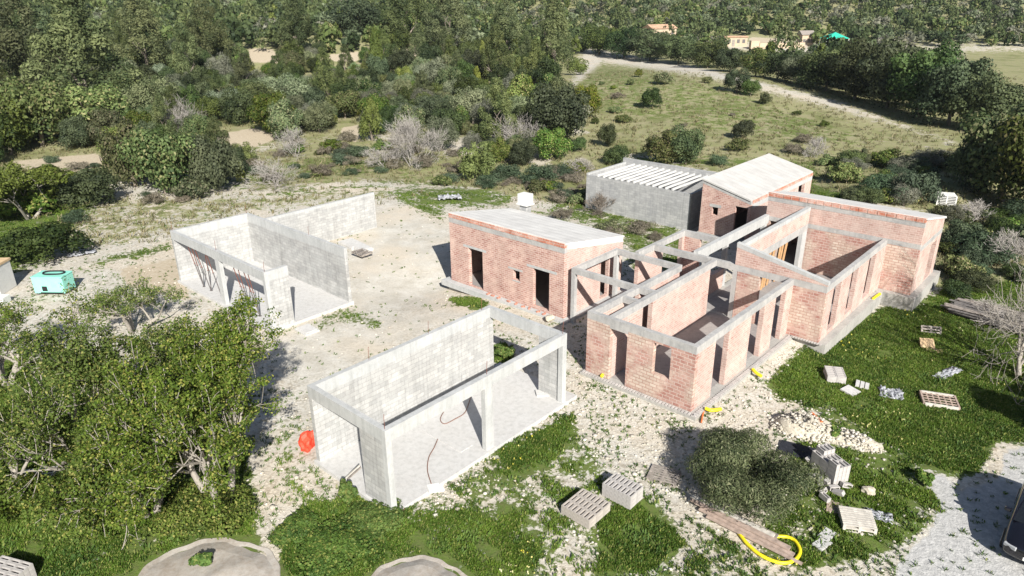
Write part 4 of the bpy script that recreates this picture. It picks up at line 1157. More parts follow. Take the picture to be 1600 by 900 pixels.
M['tank_top'] = concrete('tank_top', (0.44, 0.41, 0.37), (0.34, 0.29, 0.24), 0.9, bump_s=.8)
ring_cover(312, 925, 2.75, 'round mortar tank cover with a green weed growing on it', 1)
ring_cover(648, 940, 2.15, 'bare round mortar tank cover at the bottom centre edge', 2)

# ------------------------------------------------------------------ parked car at the right edge
def car(loc, rz):
    t = thing('parked_car', 'black car parked on the gravel at the bottom right corner, cut by the frame', 'car', loc, rz)
    Wd, Ln = 1.86, 4.5
    m, n_, b = newmat('car_paint'); b.inputs['Base Color'].default_value = (.006, .006, .010, 1); b.inputs['Roughness'].default_value = .18
    b.inputs['Coat Weight'].default_value = .6; b.inputs['Specular IOR Level'].default_value = .5
    gl, n_, b = newmat('car_glass'); b.inputs['Base Color'].default_value = (.01, .012, .015, 1); b.inputs['Roughness'].default_value = .04; b.inputs['Specular IOR Level'].default_value = .7
    lt, n_, b = newmat('lamp_glass'); b.inputs['Base Color'].default_value = (.35, .36, .38, 1); b.inputs['Roughness'].default_value = .1
    # stations along the length (y), cross-section points (x half-width, z)
    st = [(0.00, .70, .30, .62), (0.10, .84, .24, .72), (.35, .90, .22, .80), (.9, .93, .22, .92), (1.25, .93, .22, .98), (2.2, .93, .22, 1.0), (3.4, .93, .22, 1.0), (4.1, .92, .22, .98), (4.4, .86, .26, .92), (4.5, .74, .35, .80)]
    V = []; F = []
    for y, hw, zl, zh in st:
        V += [(-hw*.92, y, zl), (-hw, y, zl+.14), (-hw, y, (zl+zh)/2), (-hw*.97, y, zh-.10), (-hw*.86, y, zh), (0, y, zh+.04), (hw*.86, y, zh), (hw*.97, y, zh-.10), (hw, y, (zl+zh)/2), (hw, y, zl+.14), (hw*.92, y, zl)]
    k = 11
    for i in range(len(st)-1):
        for j in range(k): F.append((i*k+j, i*k+(j+1) % k, (i+1)*k+(j+1) % k, (i+1)*k+j))
    F.append(tuple(range(k))[::-1]); F.append(tuple(range((len(st)-1)*k, len(st)*k)))
    me = bpy.data.meshes.new('body'); me.from_pydata(V, [], F); me.materials.append(m); me.update()
    for p in me.polygons: p.use_smooth = True
    o = bpy.data.objects.new('body', me); COL.objects.link(o); o.parent = t
    ss_ = o.modifiers.new('s', 'SUBSURF'); ss_.levels = 2; ss_.render_levels = 2
    # cabin
    st = [(1.05, .80, .0), (1.85, .68, 1.0), (3.3, .68, 1.03), (4.15, .76, .12)]
    z0 = .98
    def prof(y, hw, f): return [(-.84, y, z0-.03), (-(.84-(.84-hw)*f), y, z0+.50*f), (-(.84-(.84-hw)*f)*.8, y, z0+.54*f), ((.84-(.84-hw)*f)*.8, y, z0+.54*f), ((.84-(.84-hw)*f), y, z0+.50*f), (.84, y, z0-.03)]
    G_ = [prof(*s_) for s_ in st]
    mb = MB(); mb.quad([G_[1][2], G_[1][3], G_[2][3], G_[2][2]])
    for sgn in (0, 1):
        a_, b_ = ((1, 2) if sgn == 0 else (3, 4))
        mb.quad([G_[1][a_], G_[1][b_], G_[2][b_], G_[2][a_]])
    mb.build('roof', m, t, smooth_=True)
    mb = MB(); mb.quad([G_[0][0], G_[0][5], G_[1][4], G_[1][1]]); mb.quad([G_[1][1], G_[1][4], G_[1][3], G_[1][2]]); mb.build('windscreen', gl, t)
    mb = MB(); mb.quad([G_[3][5], G_[3][0], G_[2][1], G_[2][4]]); mb.quad([G_[2][4], G_[2][1], G_[2][2], G_[2][3]]); mb.build('rear_window', gl, t)
    for a_, b_ in ((0, 1), (5, 4)):
        mb = MB(); mb.quad([G_[0][a_], G_[1][b_], G_[1][a_]]); mb.quad([G_[1][a_], G_[1][b_], G_[2][b_], G_[2][a_]]); mb.quad([G_[2][a_], G_[2][b_], G_[3][a_]]); mb.build('side_window', gl, t)
    mb = MB(); mb.bar(Vector(G_[0][0])+Vector((.01, 0, .02)), Vector(G_[1][1]), .04, .04); mb.build('pillar', m, t)
    for s_ in (-1, 1):
        mb = MB(); mb.obox((s_*.66, .10, .60), (1, s_*.35, 0), (-s_*.35, 1, 0), (0, 0, 1), (.36, .1, .13)); mb.build('headlight', lt, t, bevel=.02)
        mb = MB(); mb.obox((s_*1.03, 1.45, 1.02), (1, 0, 0), (0, 1, 0), (0, 0, 1), (.2, .12, .14)); mb.build('mirror', m, t, bevel=.03)
    mb = MB(); mb.box(-.26, .26, -.035, -.015, .36, .47); mb.build('number_plate', M['white_paint'], t)
    mb = MB(); mb.box(-.45, .45, -.022, .02, .50, .58); mb.build('grille', M['black_rubber'], t)
    for x in (-.84, .84):
        for y in (.85, 3.6):
            mb = MB(); mb.tube([(x-.11, y, .33), (x-.08, y, .33), (x+.08, y, .33), (x+.11, y, .33)], [.29, .33, .33, .29], 24); w = mb.build('wheel', M['black_rubber'], t, smooth_=False)
            mb = MB(); sg = 1 if x > 0 else -1; mb.tube([(x+sg*.10, y, .33), (x+sg*.125, y, .33)], [.21, .19], 16); mb.build('rim', M['plastic_grey'], w)
    return t
cv = Vector((16.72, 19.15, 0)); cc = cv+Vector((*(B*0.98), 0))
cc.z = float(terrain(cc.x+1, cc.y+1))
cr = car(cc, -YAW); cr.scale = (1.06, 1.06, 1.12)

# ------------------------------------------------------------------ houses in the distance
def far_house(px, py, w, d, h, rz, label, roofmat='tile', gable=True, name='country_house', dz=0.0):
    P = at(px, py, dz); t = thing(name, label, 'house', P, rz)
    mb = MB(); wall_mb(mb, (-w/2, -d/2), (w/2, -d/2), d, -3, h); mb.build('wall', M['far_wall'], t)
    mb = MB()
    if gable:
        r0, r1 = [(-w/2-.4, -d/2-.4, h), (w/2+.4, -d/2-.4, h), (w/2+.4, 0, h+1.4), (-w/2-.4, 0, h+1.4)], [(-w/2-.4, 0, h+1.4), (w/2+.4, 0, h+1.4), (w/2+.4, d/2+.4, h), (-w/2-.4, d/2+.4, h)]
        mb.quad(r0); mb.quad(r1); mb.quad([(-w/2-.4, d/2+.4, h), (-w/2-.4, -d/2-.4, h), (-w/2-.4, 0, h+1.4)]); mb.quad([(w/2+.4, -d/2-.4, h), (w/2+.4, d/2+.4, h), (w/2+.4, 0, h+1.4)])
    else: mb.box(-w/2-.3, w/2+.3, -d/2-.3, d/2+.3, h+.002, h+.35)
    mb.build('roof', M[roofmat], t)
    for x in (-w*.3, w*.1, w*.34):
        mb = MB(); mb.box(x-.5, x+.5, -d/2-.05, -d/2+.02, 1.0, 2.3); mb.build('window', M['steel'], t)
    mb = MB(); mb.box(-w*.12-.5, -w*.12+.5, -d/2-.05, -d/2+.02, -.1, 2.2); mb.build('door', M['wood_old'], t)
    return t
far_house(1030, 60, 10, 7, 3.6, 0.35, 'pale house with tiled gable roof above the dark trees in the far distance', dz=2.5)
far_house(1148, 71, 8, 5, 3.0, -0.15, 'low tan house in the distance left of the ruined walls', gable=False)
far_house(1257, 71, 4.5, 4, 3.8, 0.1, 'small grey house in the distance right of the ruined walls', roofmat='wood_old')
t = thing('ruined_wall', 'row of low crumbling pale stone walls between the two distant houses', 'ruin', at(1208, 72, 0.8))
for i, (x, w, h) in enumerate(((-7, 3, 2.0), (-3, 4, 1.1), (1, 3, 1.8), (5, 4, .9), (9, 4, 1.2))):
    mb = MB(); mb.box(x-w/2, x+w/2, -1.4+i % 2, 1.0+i % 2, -2, h); mb.build('wall', M['far_wall'], t)
t = thing('green_canopy', 'bright turquoise-green tent canopy among the distant trees', 'canopy', at(1302, 72, 1.6))
mb = MB(); c = (0, 0, 4.6)
for a, b_ in (((-4, -3), (4, -3)), ((4, -3), (4, 3)), ((4, 3), (-4, 3)), ((-4, 3), (-4, -3))): mb.quad([(a[0], a[1], 2.6), (b_[0], b_[1], 2.6), c])
mb.build('roof', M['awning'], t)
for x in (-3.8, 3.8):
    for y in (-2.8, 2.8):
        mb = MB(); mb.box(x-.08, x+.08, y-.08, y+.08, -1, 2.6); mb.build('post', M['white_paint'], t)

# ------------------------------------------------------------------ vegetation
KIND = {   # name -> (shape, lobes, leaf clumps, clump half length, proto width, proto height, material, aspect)
 'oak':   ('round', 34, 9500, 0.078, 4.6, 4.2, 'oak', .75),
 'olive': ('round', 40, 8200, 0.078, 4.2, 3.4, 'olive', .45),
 'green': ('round', 36, 8200, 0.078, 4.0, 3.4, 'green', .65),
 'yellow': ('cone', 30, 4200, .095, 3.5, 3.7, 'yellow', .40),
 'pine':  ('pine', 60, 11000, 0.092, 5.2, 7.0, 'pine', .40),
 'grey':  ('round', 40, 7500, 0.078, 4.2, 3.2, 'grey', .35),
 'shrub': ('dome', 30, 3000, .085, 3.0, 2.0, 'green', .60),
 'scrub': ('dome', 26, 2600, .070, 2.4, 1.3, 'brown', .25),
 'blue':  ('dome', 30, 3200, .090, 3.4, 2.2, 'blue', .35),
 'darkbush': ('dome', 38, 8000, 0.072, 4.0, 3.0, 'oak', .65),
 'ybush': ('dome', 30, 4200, .085, 3.2, 3.0, 'yellow', .45),
}
CROWN = {}
for i, (kn, (shp, nl, n, sz, w, h, mt, asp)) in enumerate(KIND.items()):
    CROWN[kn] = []
    for v in range(3):
        V, F, T_ = make_crown(kn, 100+10*i+v, shp, nl, n, sz, w, h, mt, asp)
        CROWN[kn].append(raw_mesh('crown', V, F, L[mt], T_))
def trunk_mesh(seed, h, rad, lev=2, mat='bark'):
    r = np.random.default_rng(seed); segs = []; tips = []
    grow(r, np.zeros(3)-np.array([0, 0, .3]), np.array([0.1, 0.05, 1.0]), h, rad, lev, segs, tips, 0.3, (2, 3), .62)
    V, F = tubes_arrays(segs, (3, 4, 5, 6))
    return raw_mesh('trunk', V, F, M[mat], smooth_=True)
TR = [trunk_mesh(50+i, 1.9, .13) for i in range(3)]
NAMES = {'oak': ('oak_tree', 'tree'), 'olive': ('olive_tree', 'tree'), 'green': ('broadleaf_tree', 'tree'), 'yellow': ('young_pine', 'pine tree'), 'pine': ('pine_tree', 'pine tree'),
         'grey': ('grey_tree', 'tree'), 'shrub': ('shrub', 'shrub'), 'blue': ('shrub', 'shrub'), 'scrub': ('scrub_bush', 'shrub'), 'darkbush': ('bush', 'bush'), 'ybush': ('bush', 'bush')}
GROUPLAB = {'oak': 'dark green rounded evergreen tree in the dense wood behind the site', 'olive': 'grey-green olive tree in the dense wood behind the site',
            'green': 'mid-green bushy tree in the dense wood behind the site', 'yellow': 'pointed yellow-green young pine in the dense wood behind the site',
            'grey': 'pale grey-brown thin-leaved tree in the dense wood behind the site', 'pine': 'tall layered pine in the dense wood behind the site', 'shrub': 'low green shrub on the open ground or wood edge behind the site',
            'scrub': 'low brown-grey twiggy shrub in the scrub behind the yard', 'blue': 'low blue-green shrub at the wood edge behind the site', 'darkbush': 'dark domed bush at the wood edge', 'ybush': 'yellow-green domed bush at the wood edge'}
def plant(kn, P, w, h, label=None, var=None, parts=None):
    shp, nl, n, sz, pw, ph, mt, asp = KIND[kn]
    nm, cat = NAMES[kn]; var = rnd.randrange(3) if var is None else var
    rz = rnd.random()*6.28
    parts = kn not in ('scrub', 'shrub', 'blue', 'darkbush', 'ybush') if parts is None else parts
    lab = label or GROUPLAB[kn]; grp = None if label else lab+'s group'.replace("s group", "")
    if not label: grp = {'grey': 'grey thin-leaved trees in the wood', 'oak': 'evergreen oaks in the wood', 'olive': 'olive trees in the wood', 'green': 'broadleaf trees in the wood', 'yellow': 'young pines in the wood',
                         'pine': 'tall pines in the wood', 'shrub': 'low green shrubs behind the site', 'scrub': 'brown-grey shrubs behind the yard', 'blue': 'blue-green shrubs behind the site', 'darkbush': 'dark bushes at the wood edge', 'ybush': 'yellow-green bushes at the wood edge'}[kn]
    if parts:
        t = thing(nm, lab, cat, P, rz, grp)
        o = bpy.data.objects.new('crown', CROWN[kn][var]); COL.objects.link(o); o.parent = t; o.scale = (w/pw, w/pw, h/ph)
        o = bpy.data.objects.new('trunk', TR[var]); COL.objects.link(o); o.parent = t; k = h/ph*(1.5 if kn == 'pine' else 1.0); o.scale = (k, k, k)
        return t
    o = bpy.data.objects.new(nm, CROWN[kn][var]); COL.objects.link(o); o.location = P; o.rotation_euler = (0, 0, rz); o.scale = (w/pw, w/pw, h/ph)
    return tag(o, lab, cat, grp)
placed = []          # x, y, radius
def plant_px(kn, px, base, wpx, hpx, label=None, var=None):
    """px, base: middle and foot of the plant in the photograph; size in its pixels"""
    P = at(px, base); dp = depth_of(P); th = PITCH+math.atan((base-hpx/2-450)/FPX)
    w = wpx*dp/FPX; hh = hpx*dp/FPX
    h = max(0.5*w, (hh-0.35*w*math.sin(th))/math.cos(th))
    q = Vector((P.x, P.y)); q = q+q.normalized()*w*0.38
    P = Vector((q.x, q.y, float(terrain(q.x, q.y))-0.05))
    placed.append((P.x, P.y, w*.42))
    return plant(kn, P, w, h, label, var)

# bare shrubs and dead trees
def bare(name, px, base, wpx, hpx, label, seed, mat='twig_grey', lev=4, split=(3, 4), rad=.07, cat='dead tree', P=None, curl=.5):
    P = P or at(px, base); dp = depth_of(P); w = wpx*dp/FPX; h = hpx*dp/FPX
    r = np.random.default_rng(seed); segs = []; tips = []
    for k in range(4):
        a = k*1.57+r.random(); grow(r, np.array([0, 0, -.1]), np.array([math.cos(a)*.6, math.sin(a)*.6, 1.0]), .36, rad, lev, segs, tips, curl, split, .80)
    allp = np.concatenate([np.array(s_[0]) for s_ in segs]); ext = np.percentile(np.abs(allp[:, :2]), 99); top = np.percentile(allp[:, 2], 99)
    sc = np.array([w/2/ext, w/2/ext, h*.95/top]); sr = max(.5, min(1.0, w/6))
    segs = [([np.maximum(p_*sc, [-1e9, -1e9, -.3]) for p_ in s_[0]], [max(q_*sr, .011) for q_ in s_[1]], s_[2]) for s_ in segs]
    V, F = tubes_arrays(segs, (3, 3, 3, 4, 5))
    me = raw_mesh(name, V, F, M[mat]); o = bpy.data.objects.new(name, me); COL.objects.link(o); o.location = P
    return tag(o, label, cat)
bare('dead_tree', 645, 260, 95, 78, 'large white leafless tree at the edge of the scrub behind the yard', 1, lev=5, split=(3, 4))
bare('dead_tree', 812, 240, 80, 60, 'white bare branches in front of the dark oak, behind the brick building', 2, lev=4)
bare('dead_tree', 1275, 246, 40, 32, 'small pale leafless tree standing alone in the dry field', 3, lev=4)
bare('brush_pile', 432, 292, 100, 45, 'low heap of grey cut branches at the wood edge behind the carport', 4, cat='brush pile', curl=1.0)
bare('dead_shrub', 462, 245, 70, 45, 'grey twiggy shrub above the heap of cut branches', 5, cat='dead shrub')
bare('dead_shrub', 600, 262, 60, 34, 'grey-brown twiggy shrub left of the large white leafless tree', 6, cat='dead shrub')
bare('dead_shrub', 285, 215, 70, 60, 'grey branches poking from the dense bushes at the left', 7, cat='dead shrub')
bare('brown_shrub', 936, 335, 50, 34, 'small brown twiggy shrub against the wall of the joisted grey enclosure', 8, mat='bark', cat='shrub')
bare('brown_shrub', 905, 270, 50, 22, 'grey-brown low twigs left of the joisted enclosure', 18, mat='twig_grey', cat='shrub')
bare('bare_tree', 1600, 592, 235, 235, 'bare tree with fanning thin branches over the timber pile at the right edge', 9, mat='bark_pale', lev=5, split=(2, 4), rad=.16, curl=.35)
bare('brush_pile', 1545, 500, 120, 26, 'tangled grey branches lying on top of the long timber pile', 19, cat='brush pile', curl=1.0)
bare('dead_shrub', 1575, 415, 90, 55, 'grey leafless shrub above the timber pile at the right edge', 10, cat='dead shrub')
bare('dead_shrub', 1520, 345, 70, 32, 'grey brushwood among the bushes right of the white pallets', 11, cat='dead shrub')
bare('dead_shrub', 1390, 78, 60, 22, 'pale leafless shrub beside the far scrub field, left of two', 12, cat='dead shrub')
bare('dead_shrub', 1475, 98, 60, 22, 'pale leafless shrub in the far scrub field', 13, cat='dead shrub')

HAND = [
 ('darkbush', 147, 331, 106, 80, 'round dark green bush standing alone left of the wood edge'),
 ('darkbush', 335, 308, 100, 112, 'tall dark green bush at the right end of the wood edge on the left'),
 ('green', 262, 312, 120, 120, 'olive-brown tree between the two dark bushes at the wood edge'),
 ('green', 215, 300, 90, 110, 'yellowish tree above the lone dark bush'),
 ('shrub', 300, 315, 70, 45, 'low green bush in front of the olive-brown tree'),
 ('green', 70, 240, 130, 120, None), ('oak', 20, 250, 110, 110, None), ('green', 160, 225, 130, 90, None), ('olive', 245, 200, 90, 80, None),
 ('ybush', 745, 288, 76, 78, 'bright yellow-green bush behind the scrub, left of the chimney'),
 ('green', 860, 256, 72, 56, 'pale green rounded bush right of the white bare branches'),
 ('yellow', 583, 225, 62, 70, 'cone-shaped dark yellow bush at the head of the scrub'),
 ('oak', 872, 236, 112, 105, 'big dark oak at the right end of the wood beside the field'),
 ('green', 915, 190, 56, 56, 'bright green round tree next to the big dark oak'),
 ('darkbush', 950, 232, 38, 46, 'dark bush between field and wood, upper of two'), ('darkbush', 962, 262, 50, 40, 'dark bush left of the joisted enclosure roof, lower of two'),
 ('darkbush', 1017, 174, 38, 42, 'round dark bush casting a shadow in the middle of the field'),
 ('green', 1040, 262, 80, 56, 'broad green tree right behind the joisted enclosure, left half'), ('oak', 1070, 262, 70, 66, 'dark tree right behind the joisted enclosure, right half'),
 ('oak', 1150, 148, 44, 40, 'dark rounded tree on the pale strip of the field'), ('green', 1172, 152, 34, 28, 'small green tree right of the dark one on the pale strip'),
 ('darkbush', 1161, 220, 42, 38, 'round bush in the dry field above the tall brick gable'), ('shrub', 1153, 240, 48, 24, 'low bush just behind the tall brick gable'),
 ('shrub', 1036, 134, 36, 26, 'low olive bush near the top of the field'), ('shrub', 985, 134, 18, 14, None), ('shrub', 998, 121, 18, 16, None), ('shrub', 1194, 165, 26, 24, None),
 ('shrub', 1105, 131, 20, 15, None), ('ybush', 903, 118, 44, 34, 'yellow-green bush at the left tip of the pale field strip'), ('darkbush', 872, 140, 26, 26, None),
 ('shrub', 1245, 181, 16, 11, None), ('shrub', 1286, 199, 20, 13, None), ('shrub', 930, 195, 16, 14, None),('shrub', 958, 140, 12, 8, None),('shrub', 940, 133, 10, 8, None),
 # hedge of dark trees beyond the field
 ('oak', 935, 88, 62, 52, None), ('oak', 975, 94, 70, 56, None), ('oak', 1015, 98, 80, 54, None), ('oak', 1060, 103, 80, 52, None), ('oak', 1105, 108, 70, 48, None),
 ('oak', 1140, 114, 60, 44, None), ('green', 1180, 122, 64, 46, None), ('oak', 1215, 128, 74, 48, None), ('olive', 1250, 134, 70, 50, None),
 ('oak', 1290, 146, 100, 60, None), ('oak', 1335, 160, 110, 76, None), ('oak', 1385, 176, 110, 88, None), ('oak', 1432, 190, 110, 96, None), ('oak', 1480, 203, 110, 92, None), ('oak', 1525, 214, 100, 80, None),
 ('oak', 1310, 138, 90, 52, None), ('oak', 1370, 150, 100, 64, None), ('oak', 1430, 164, 100, 70, None), ('oak', 1490, 180, 90, 70, None),
 ('green', 1560, 330, 180, 165, 'largest dark leafy tree at the right edge behind the tall brick room'), ('green', 1610, 350, 150, 190, 'tall leafy tree cut by the right edge'),
 ('darkbush', 1505, 300, 80, 90, 'dark bush on the shaded left side of the large right-hand tree'),
 ('pine', 865, 122, 86, 125, 'tall pine standing at the corner of wood and field'), ('pine', 150, 200, 190, 200, 'biggest layered pine in the upper left wood'),
 ('pine', 640, 80, 90, 110, None), ('pine', 55, 175, 150, 170, None), ('pine', 235, 130, 110, 130, None), ('pine', 330, 110, 90, 100, None), ('pine', 700, 90, 90, 110, None), ('pine', 470, 95, 80, 90, None), ('pine', 790, 100, 80, 100, None), ('oak', 560, 75, 90, 60, None), ('oak', 110, 120, 120, 100, None), ('pine', 60, 120, 90, 110, None), ('yellow', 755, 112, 30, 46, None), ('yellow', 785, 100, 26, 44, None), ('yellow', 805, 102, 26, 46, None), ('yellow', 590, 118, 40, 70, None),
 ('darkbush', 680, 70, 60, 60, None), ('darkbush', 625, 82, 46, 40, None),
 # right-hand scrub behind the tall room
 ('shrub', 1318, 290, 60, 44, 'green shrub on the strip of grass behind the narrow brick building'), ('green', 1345, 262, 30, 30, None), ('blue', 1370, 312, 70, 52, 'blue-green shrub behind the tall room roof, left one'),
 ('blue', 1420, 325, 90, 70, 'blue-green shrub behind the tall room roof, right one'), ('darkbush', 1360, 322, 60, 30, None), ('darkbush', 1335, 318, 50, 24, None), ('shrub', 1395, 272, 24, 18, None),
 ('darkbush', 1500, 395, 80, 60, None), ('blue', 1530, 420, 110, 60, 'blue-green shrub above the timber pile'), ('shrub', 1495, 440, 70, 50, None), ('darkbush', 1560, 385, 80, 50, None),
 ('shrub', 1600, 400, 80, 60, None), ('darkbush', 1490, 470, 50, 40, None), ('shrub', 1480, 350, 60, 30, None), ('blue', 1600, 350, 80, 40, None), ('darkbush', 1520, 460, 70, 36, None),
 ('shrub', 1260, 310, 36, 16, None), ('shrub', 1290, 262, 40, 20, None), ('blue', 1120, 262, 40, 26, None), ('shrub', 1215, 268, 40, 18, None),
 # scrub behind the yard
 ('blue', 790, 285, 60, 30, None), ('blue', 840, 292, 70, 34, None), ('shrub', 690, 292, 40, 20, None), ('blue', 560, 250, 50, 24, None), ('shrub', 520, 240, 40, 26, None), ('olive', 500, 212, 60, 55, None),
 ('green', 430, 215, 80, 70, None), ('olive', 690, 240, 60, 60, None), ('oak', 700, 225, 70, 60, None), ('olive', 780, 225, 60, 60, None), ('green', 640, 215, 60, 50, None), ('oak', 380, 200, 70, 60, None),
 ('olive', 450, 180, 90, 70, None), ('green', 540, 190, 70, 50, None), ('green', 815, 190, 70, 70, None), ('olive', 740, 200, 80, 70, None), ('blue', 875, 280, 50, 24, None), ('darkbush', 905, 240, 30, 30, None),
 # left strip
 ('darkbush', 75, 425, 150, 68, 'wide dark bush behind the turquoise container'), ('blue', 120, 352, 50, 20, None), ('shrub', 30, 350, 120, 60, 'leafy pale shrub at the left edge'), ('shrub', 90, 300, 90, 30, None), ('ybush', 10, 320, 80, 60, None),
]
for a_ in HAND:
    a_ = list(a_)
    if a_[1] > 920 and a_[2] < 216 and a_[0] == 'oak' and a_[3] >= 60: k_ = 1.0 if a_[1] > 1275 else 0.35 if 1120 < a_[1] < 1275 else 0.5; a_[3] *= 1+.15*k_; a_[4] *= .95+.33*k_*(a_[1] > 1275)
    plant_px(*a_)
# scrub filling the ground right of and behind the tall room
SCRUB = [(1300,262),(1460,262),(1700,240),(1700,460),(1560,452),(1500,445),(1480,400),(1485,345),(1440,335),(1310,300)]
for poly, n_p, wts in (([(385,245),(480,220),(600,220),(720,245),(760,285),(690,292),(560,275),(390,290)], 46, (6, 2, 1)), ([(690,290),(900,265),(925,335),(880,330),(800,300)], 34, (5, 3, 1)),
                       ([(60,250),(180,262),(380,305),(390,325),(200,335),(60,300)], 14, (2, 3, 2)), ([(940,150),(1300,200),(1450,250),(1200,250),(960,235)], 9, (4, 1, 3)), ([(830,335),(900,310),(1060,355),(990,400)], 12, (6, 0, 2))):
    k_ = 0; xs0 = [p[0] for p in poly]; ys0 = [p[1] for p in poly]
    while k_ < n_p:
        px_, py_ = rnd.uniform(min(xs0), max(xs0)), rnd.uniform(min(ys0), max(ys0))
        if poly_mask(np.array([px_]), np.array([py_]), poly, 1.0)[0] < .5: continue
        k_ += 1; sz_ = (.5+.9*rnd.random())*(py_+60)/330; plant_px(rnd.choices(['scrub', 'blue', 'shrub'], wts)[0], px_, py_, 34*sz_, 14*sz_, None)
n_s = 0
while n_s < 46:
    px_, py_ = 1290+330*rnd.random(), 255+215*rnd.random()
    if poly_mask(np.array([px_]), np.array([py_]), SCRUB, 1.0)[0] < .5: continue
    if 1440 < px_ < 1505 and 296 < py_ < 352: continue
    n_s += 1; plant_px(rnd.choice(['shrub', 'shrub', 'blue', 'darkbush', 'grey']), px_, py_, 34+34*rnd.random(), 20+22*rnd.random(), None)

# the dense wood: individual trees to about 150 m, then one mass
FOREST = [(-400,-20),(905,-20),(925,75),(893,92),(862,108),(868,150),(895,190),(900,235),(850,262),(780,262),(720,240),(690,240),(610,214),(560,200),(470,208),(440,235),(392,250),(380,300),(200,305),(180,262),(100,262),(20,258),(-400,262)]
HOLES = [[(380,74),(448,74),(448,128),(380,128)], [(500,80),(572,80),(572,118),(500,118)], [(620,70),(680,70),(680,104),(620,104)], [(318,200),(440,196),(440,252),(318,252)], [(528,190),(572,190),(572,240),(528,240)], [(0,236),(185,236),(185,300),(0,300)]]
FAR = [(-3000,-60),(4600,-60),(4600,60),(1700,72),(1400,74),(1300,92),(1290,76),(1160,80),(1040,80),(1010,60),(925,62),(925,80),(905,60),(-3000,60)]
BEYOND = [(1160,100),(1300,92),(1300,128),(1210,116)]
cand = rng.random((60000, 2))
# sample evenly on the ground in a fan
dist_ = 55*(185/55)**cand[:, 0]; ang = (cand[:, 1]-.5)*1.5
xs_, ys_ = dist_*np.sin(ang), dist_*np.cos(ang)
pxs, pys = project(xs_, ys_, terrain(xs_, ys_))
okm = poly_mask(pxs, pys, FOREST, 1.0) > .5
for h_ in HOLES: okm &= ~(poly_mask(pxs, pys, h_, 1.0) > .5)
grid = {}
def free(x, y, rr):
    gx_, gy_ = int(x//6), int(y//6)
    for i in (-1, 0, 1):
        for j in (-1, 0, 1):
            for (a, b, c) in grid.get((gx_+i, gy_+j), ()):
                if (a-x)**2+(b-y)**2 < (c+rr)**2: return False
    return True
def occupy(x, y, rr): grid.setdefault((int(x//6), int(y//6)), []).append((x, y, rr))
for x, y, r_ in placed: occupy(x, y, min(r_, 3))
kinds = ['oak', 'olive', 'green', 'yellow', 'pine', 'grey', 'darkbush', 'ybush']
kw = [.24, .20, .24, .03, .10, .10, .06, .03]
picked = []
for x, y, k in sorted(zip(xs_[okm], ys_[okm], cand[okm, 0]), key=lambda q: 0):
    kn = rnd.choices(kinds, kw)[0]; s_ = .85+.95*rnd.random()**1.4
    w = KIND[kn][4]*s_*.86
    if free(x, y, w*.35):
        occupy(x, y, w*.35); picked.append((x, y, kn, w, KIND[kn][5]*s_*(.85+.3*rnd.random())*.95))
picked.sort(key=lambda q: q[0]**2+q[1]**2)
NIND = 620
cnt = {}
rest = []
for x, y, kn, w, h in picked:
    px_, py_ = project(x, y, float(terrain(x, y))+h/2)
    if -60 < px_ < 1660 and -40 < py_ and cnt.get(kn, 0) < 230 and sum(cnt.values()) < NIND:
        cnt[kn] = cnt.get(kn, 0)+1
        plant(kn, Vector((x, y, float(terrain(x, y))-.1)), w, h, parts=False if kn not in ('pine',) else True)
    else: rest.append((x, y, kn, w, h))
print('individual trees', cnt, 'rest', len(rest))
# far mass
far_list = list(rest)
cand = rng.random((90000, 2)); dist_ = 180*(580/180)**cand[:, 0]; ang = (cand[:, 1]-.5)*1.55
xs_, ys_ = dist_*np.sin(ang), dist_*np.cos(ang); zz_ = terrain(xs_, ys_)
pxs, pys = project(xs_, ys_, zz_)
okm = (poly_mask(pxs, pys, FOREST, 1.0) > .5) | (poly_mask(pxs, pys, FAR, 1.0) > .5) | (poly_mask(pxs, pys, BEYOND, 1.0) > .5)
okm &= ~(poly_mask(pxs, pys, [(1160,56),(1255,56),(1255,84),(1160,84)], 1.0) > .5) & ~(poly_mask(pxs, pys, [(1288,60),(1316,60),(1316,84),(1288,84)], 1.0) > .5)
okm &= ~(poly_mask(pxs, pys, [(1128,60),(1170,60),(1170,88),(1128,88)], 1.0) > .5) & ~(poly_mask(pxs, pys, [(1012,44),(1050,44),(1050,70),(1012,70)], 1.0) > .5) & (dist_ > 183)
fk = ['oak', 'olive', 'green', 'pine', 'yellow', 'grey']; fw = [.30, .18, .22, .18, .02, .10]
nfar = 0
for x, y in zip(xs_[okm], ys_[okm]):
    kn = rnd.choices(fk, fw)[0]; s_ = 1.05+.9*rnd.random(); w = KIND[kn][4]*s_
    if free(x, y, w*.42):
        occupy(x, y, w*.42); far_list.append((x, y, kn, w, KIND[kn][5]*s_*1.0)); nfar += 1
print('far mass', len(far_list))
low = {}
for i, kn in enumerate(KIND):
    shp, nl, n, sz, w, h, mt, asp = KIND[kn]
    low[kn] = [make_crown(kn, 500+i*10+v, shp, max(14, nl//2), 340, sz*(3.7 if sz < .08 else 3.0), 1.0*w, h, mt, min(.8, asp*1.3), .7) for v in range(3)]
mats_far = [L['oak'], L['olive'], L['green'], L['yellow'], L['pine'], L['blue'], L['grey']]
mi_of = {'scrub': 2, 'grey': 6, 'oak': 0, 'olive': 1, 'green': 2, 'yellow': 3, 'pine': 4, 'shrub': 2, 'blue': 5, 'darkbush': 0, 'ybush': 3}
AV = []; AF = []; AT = []; AM = []; off = 0
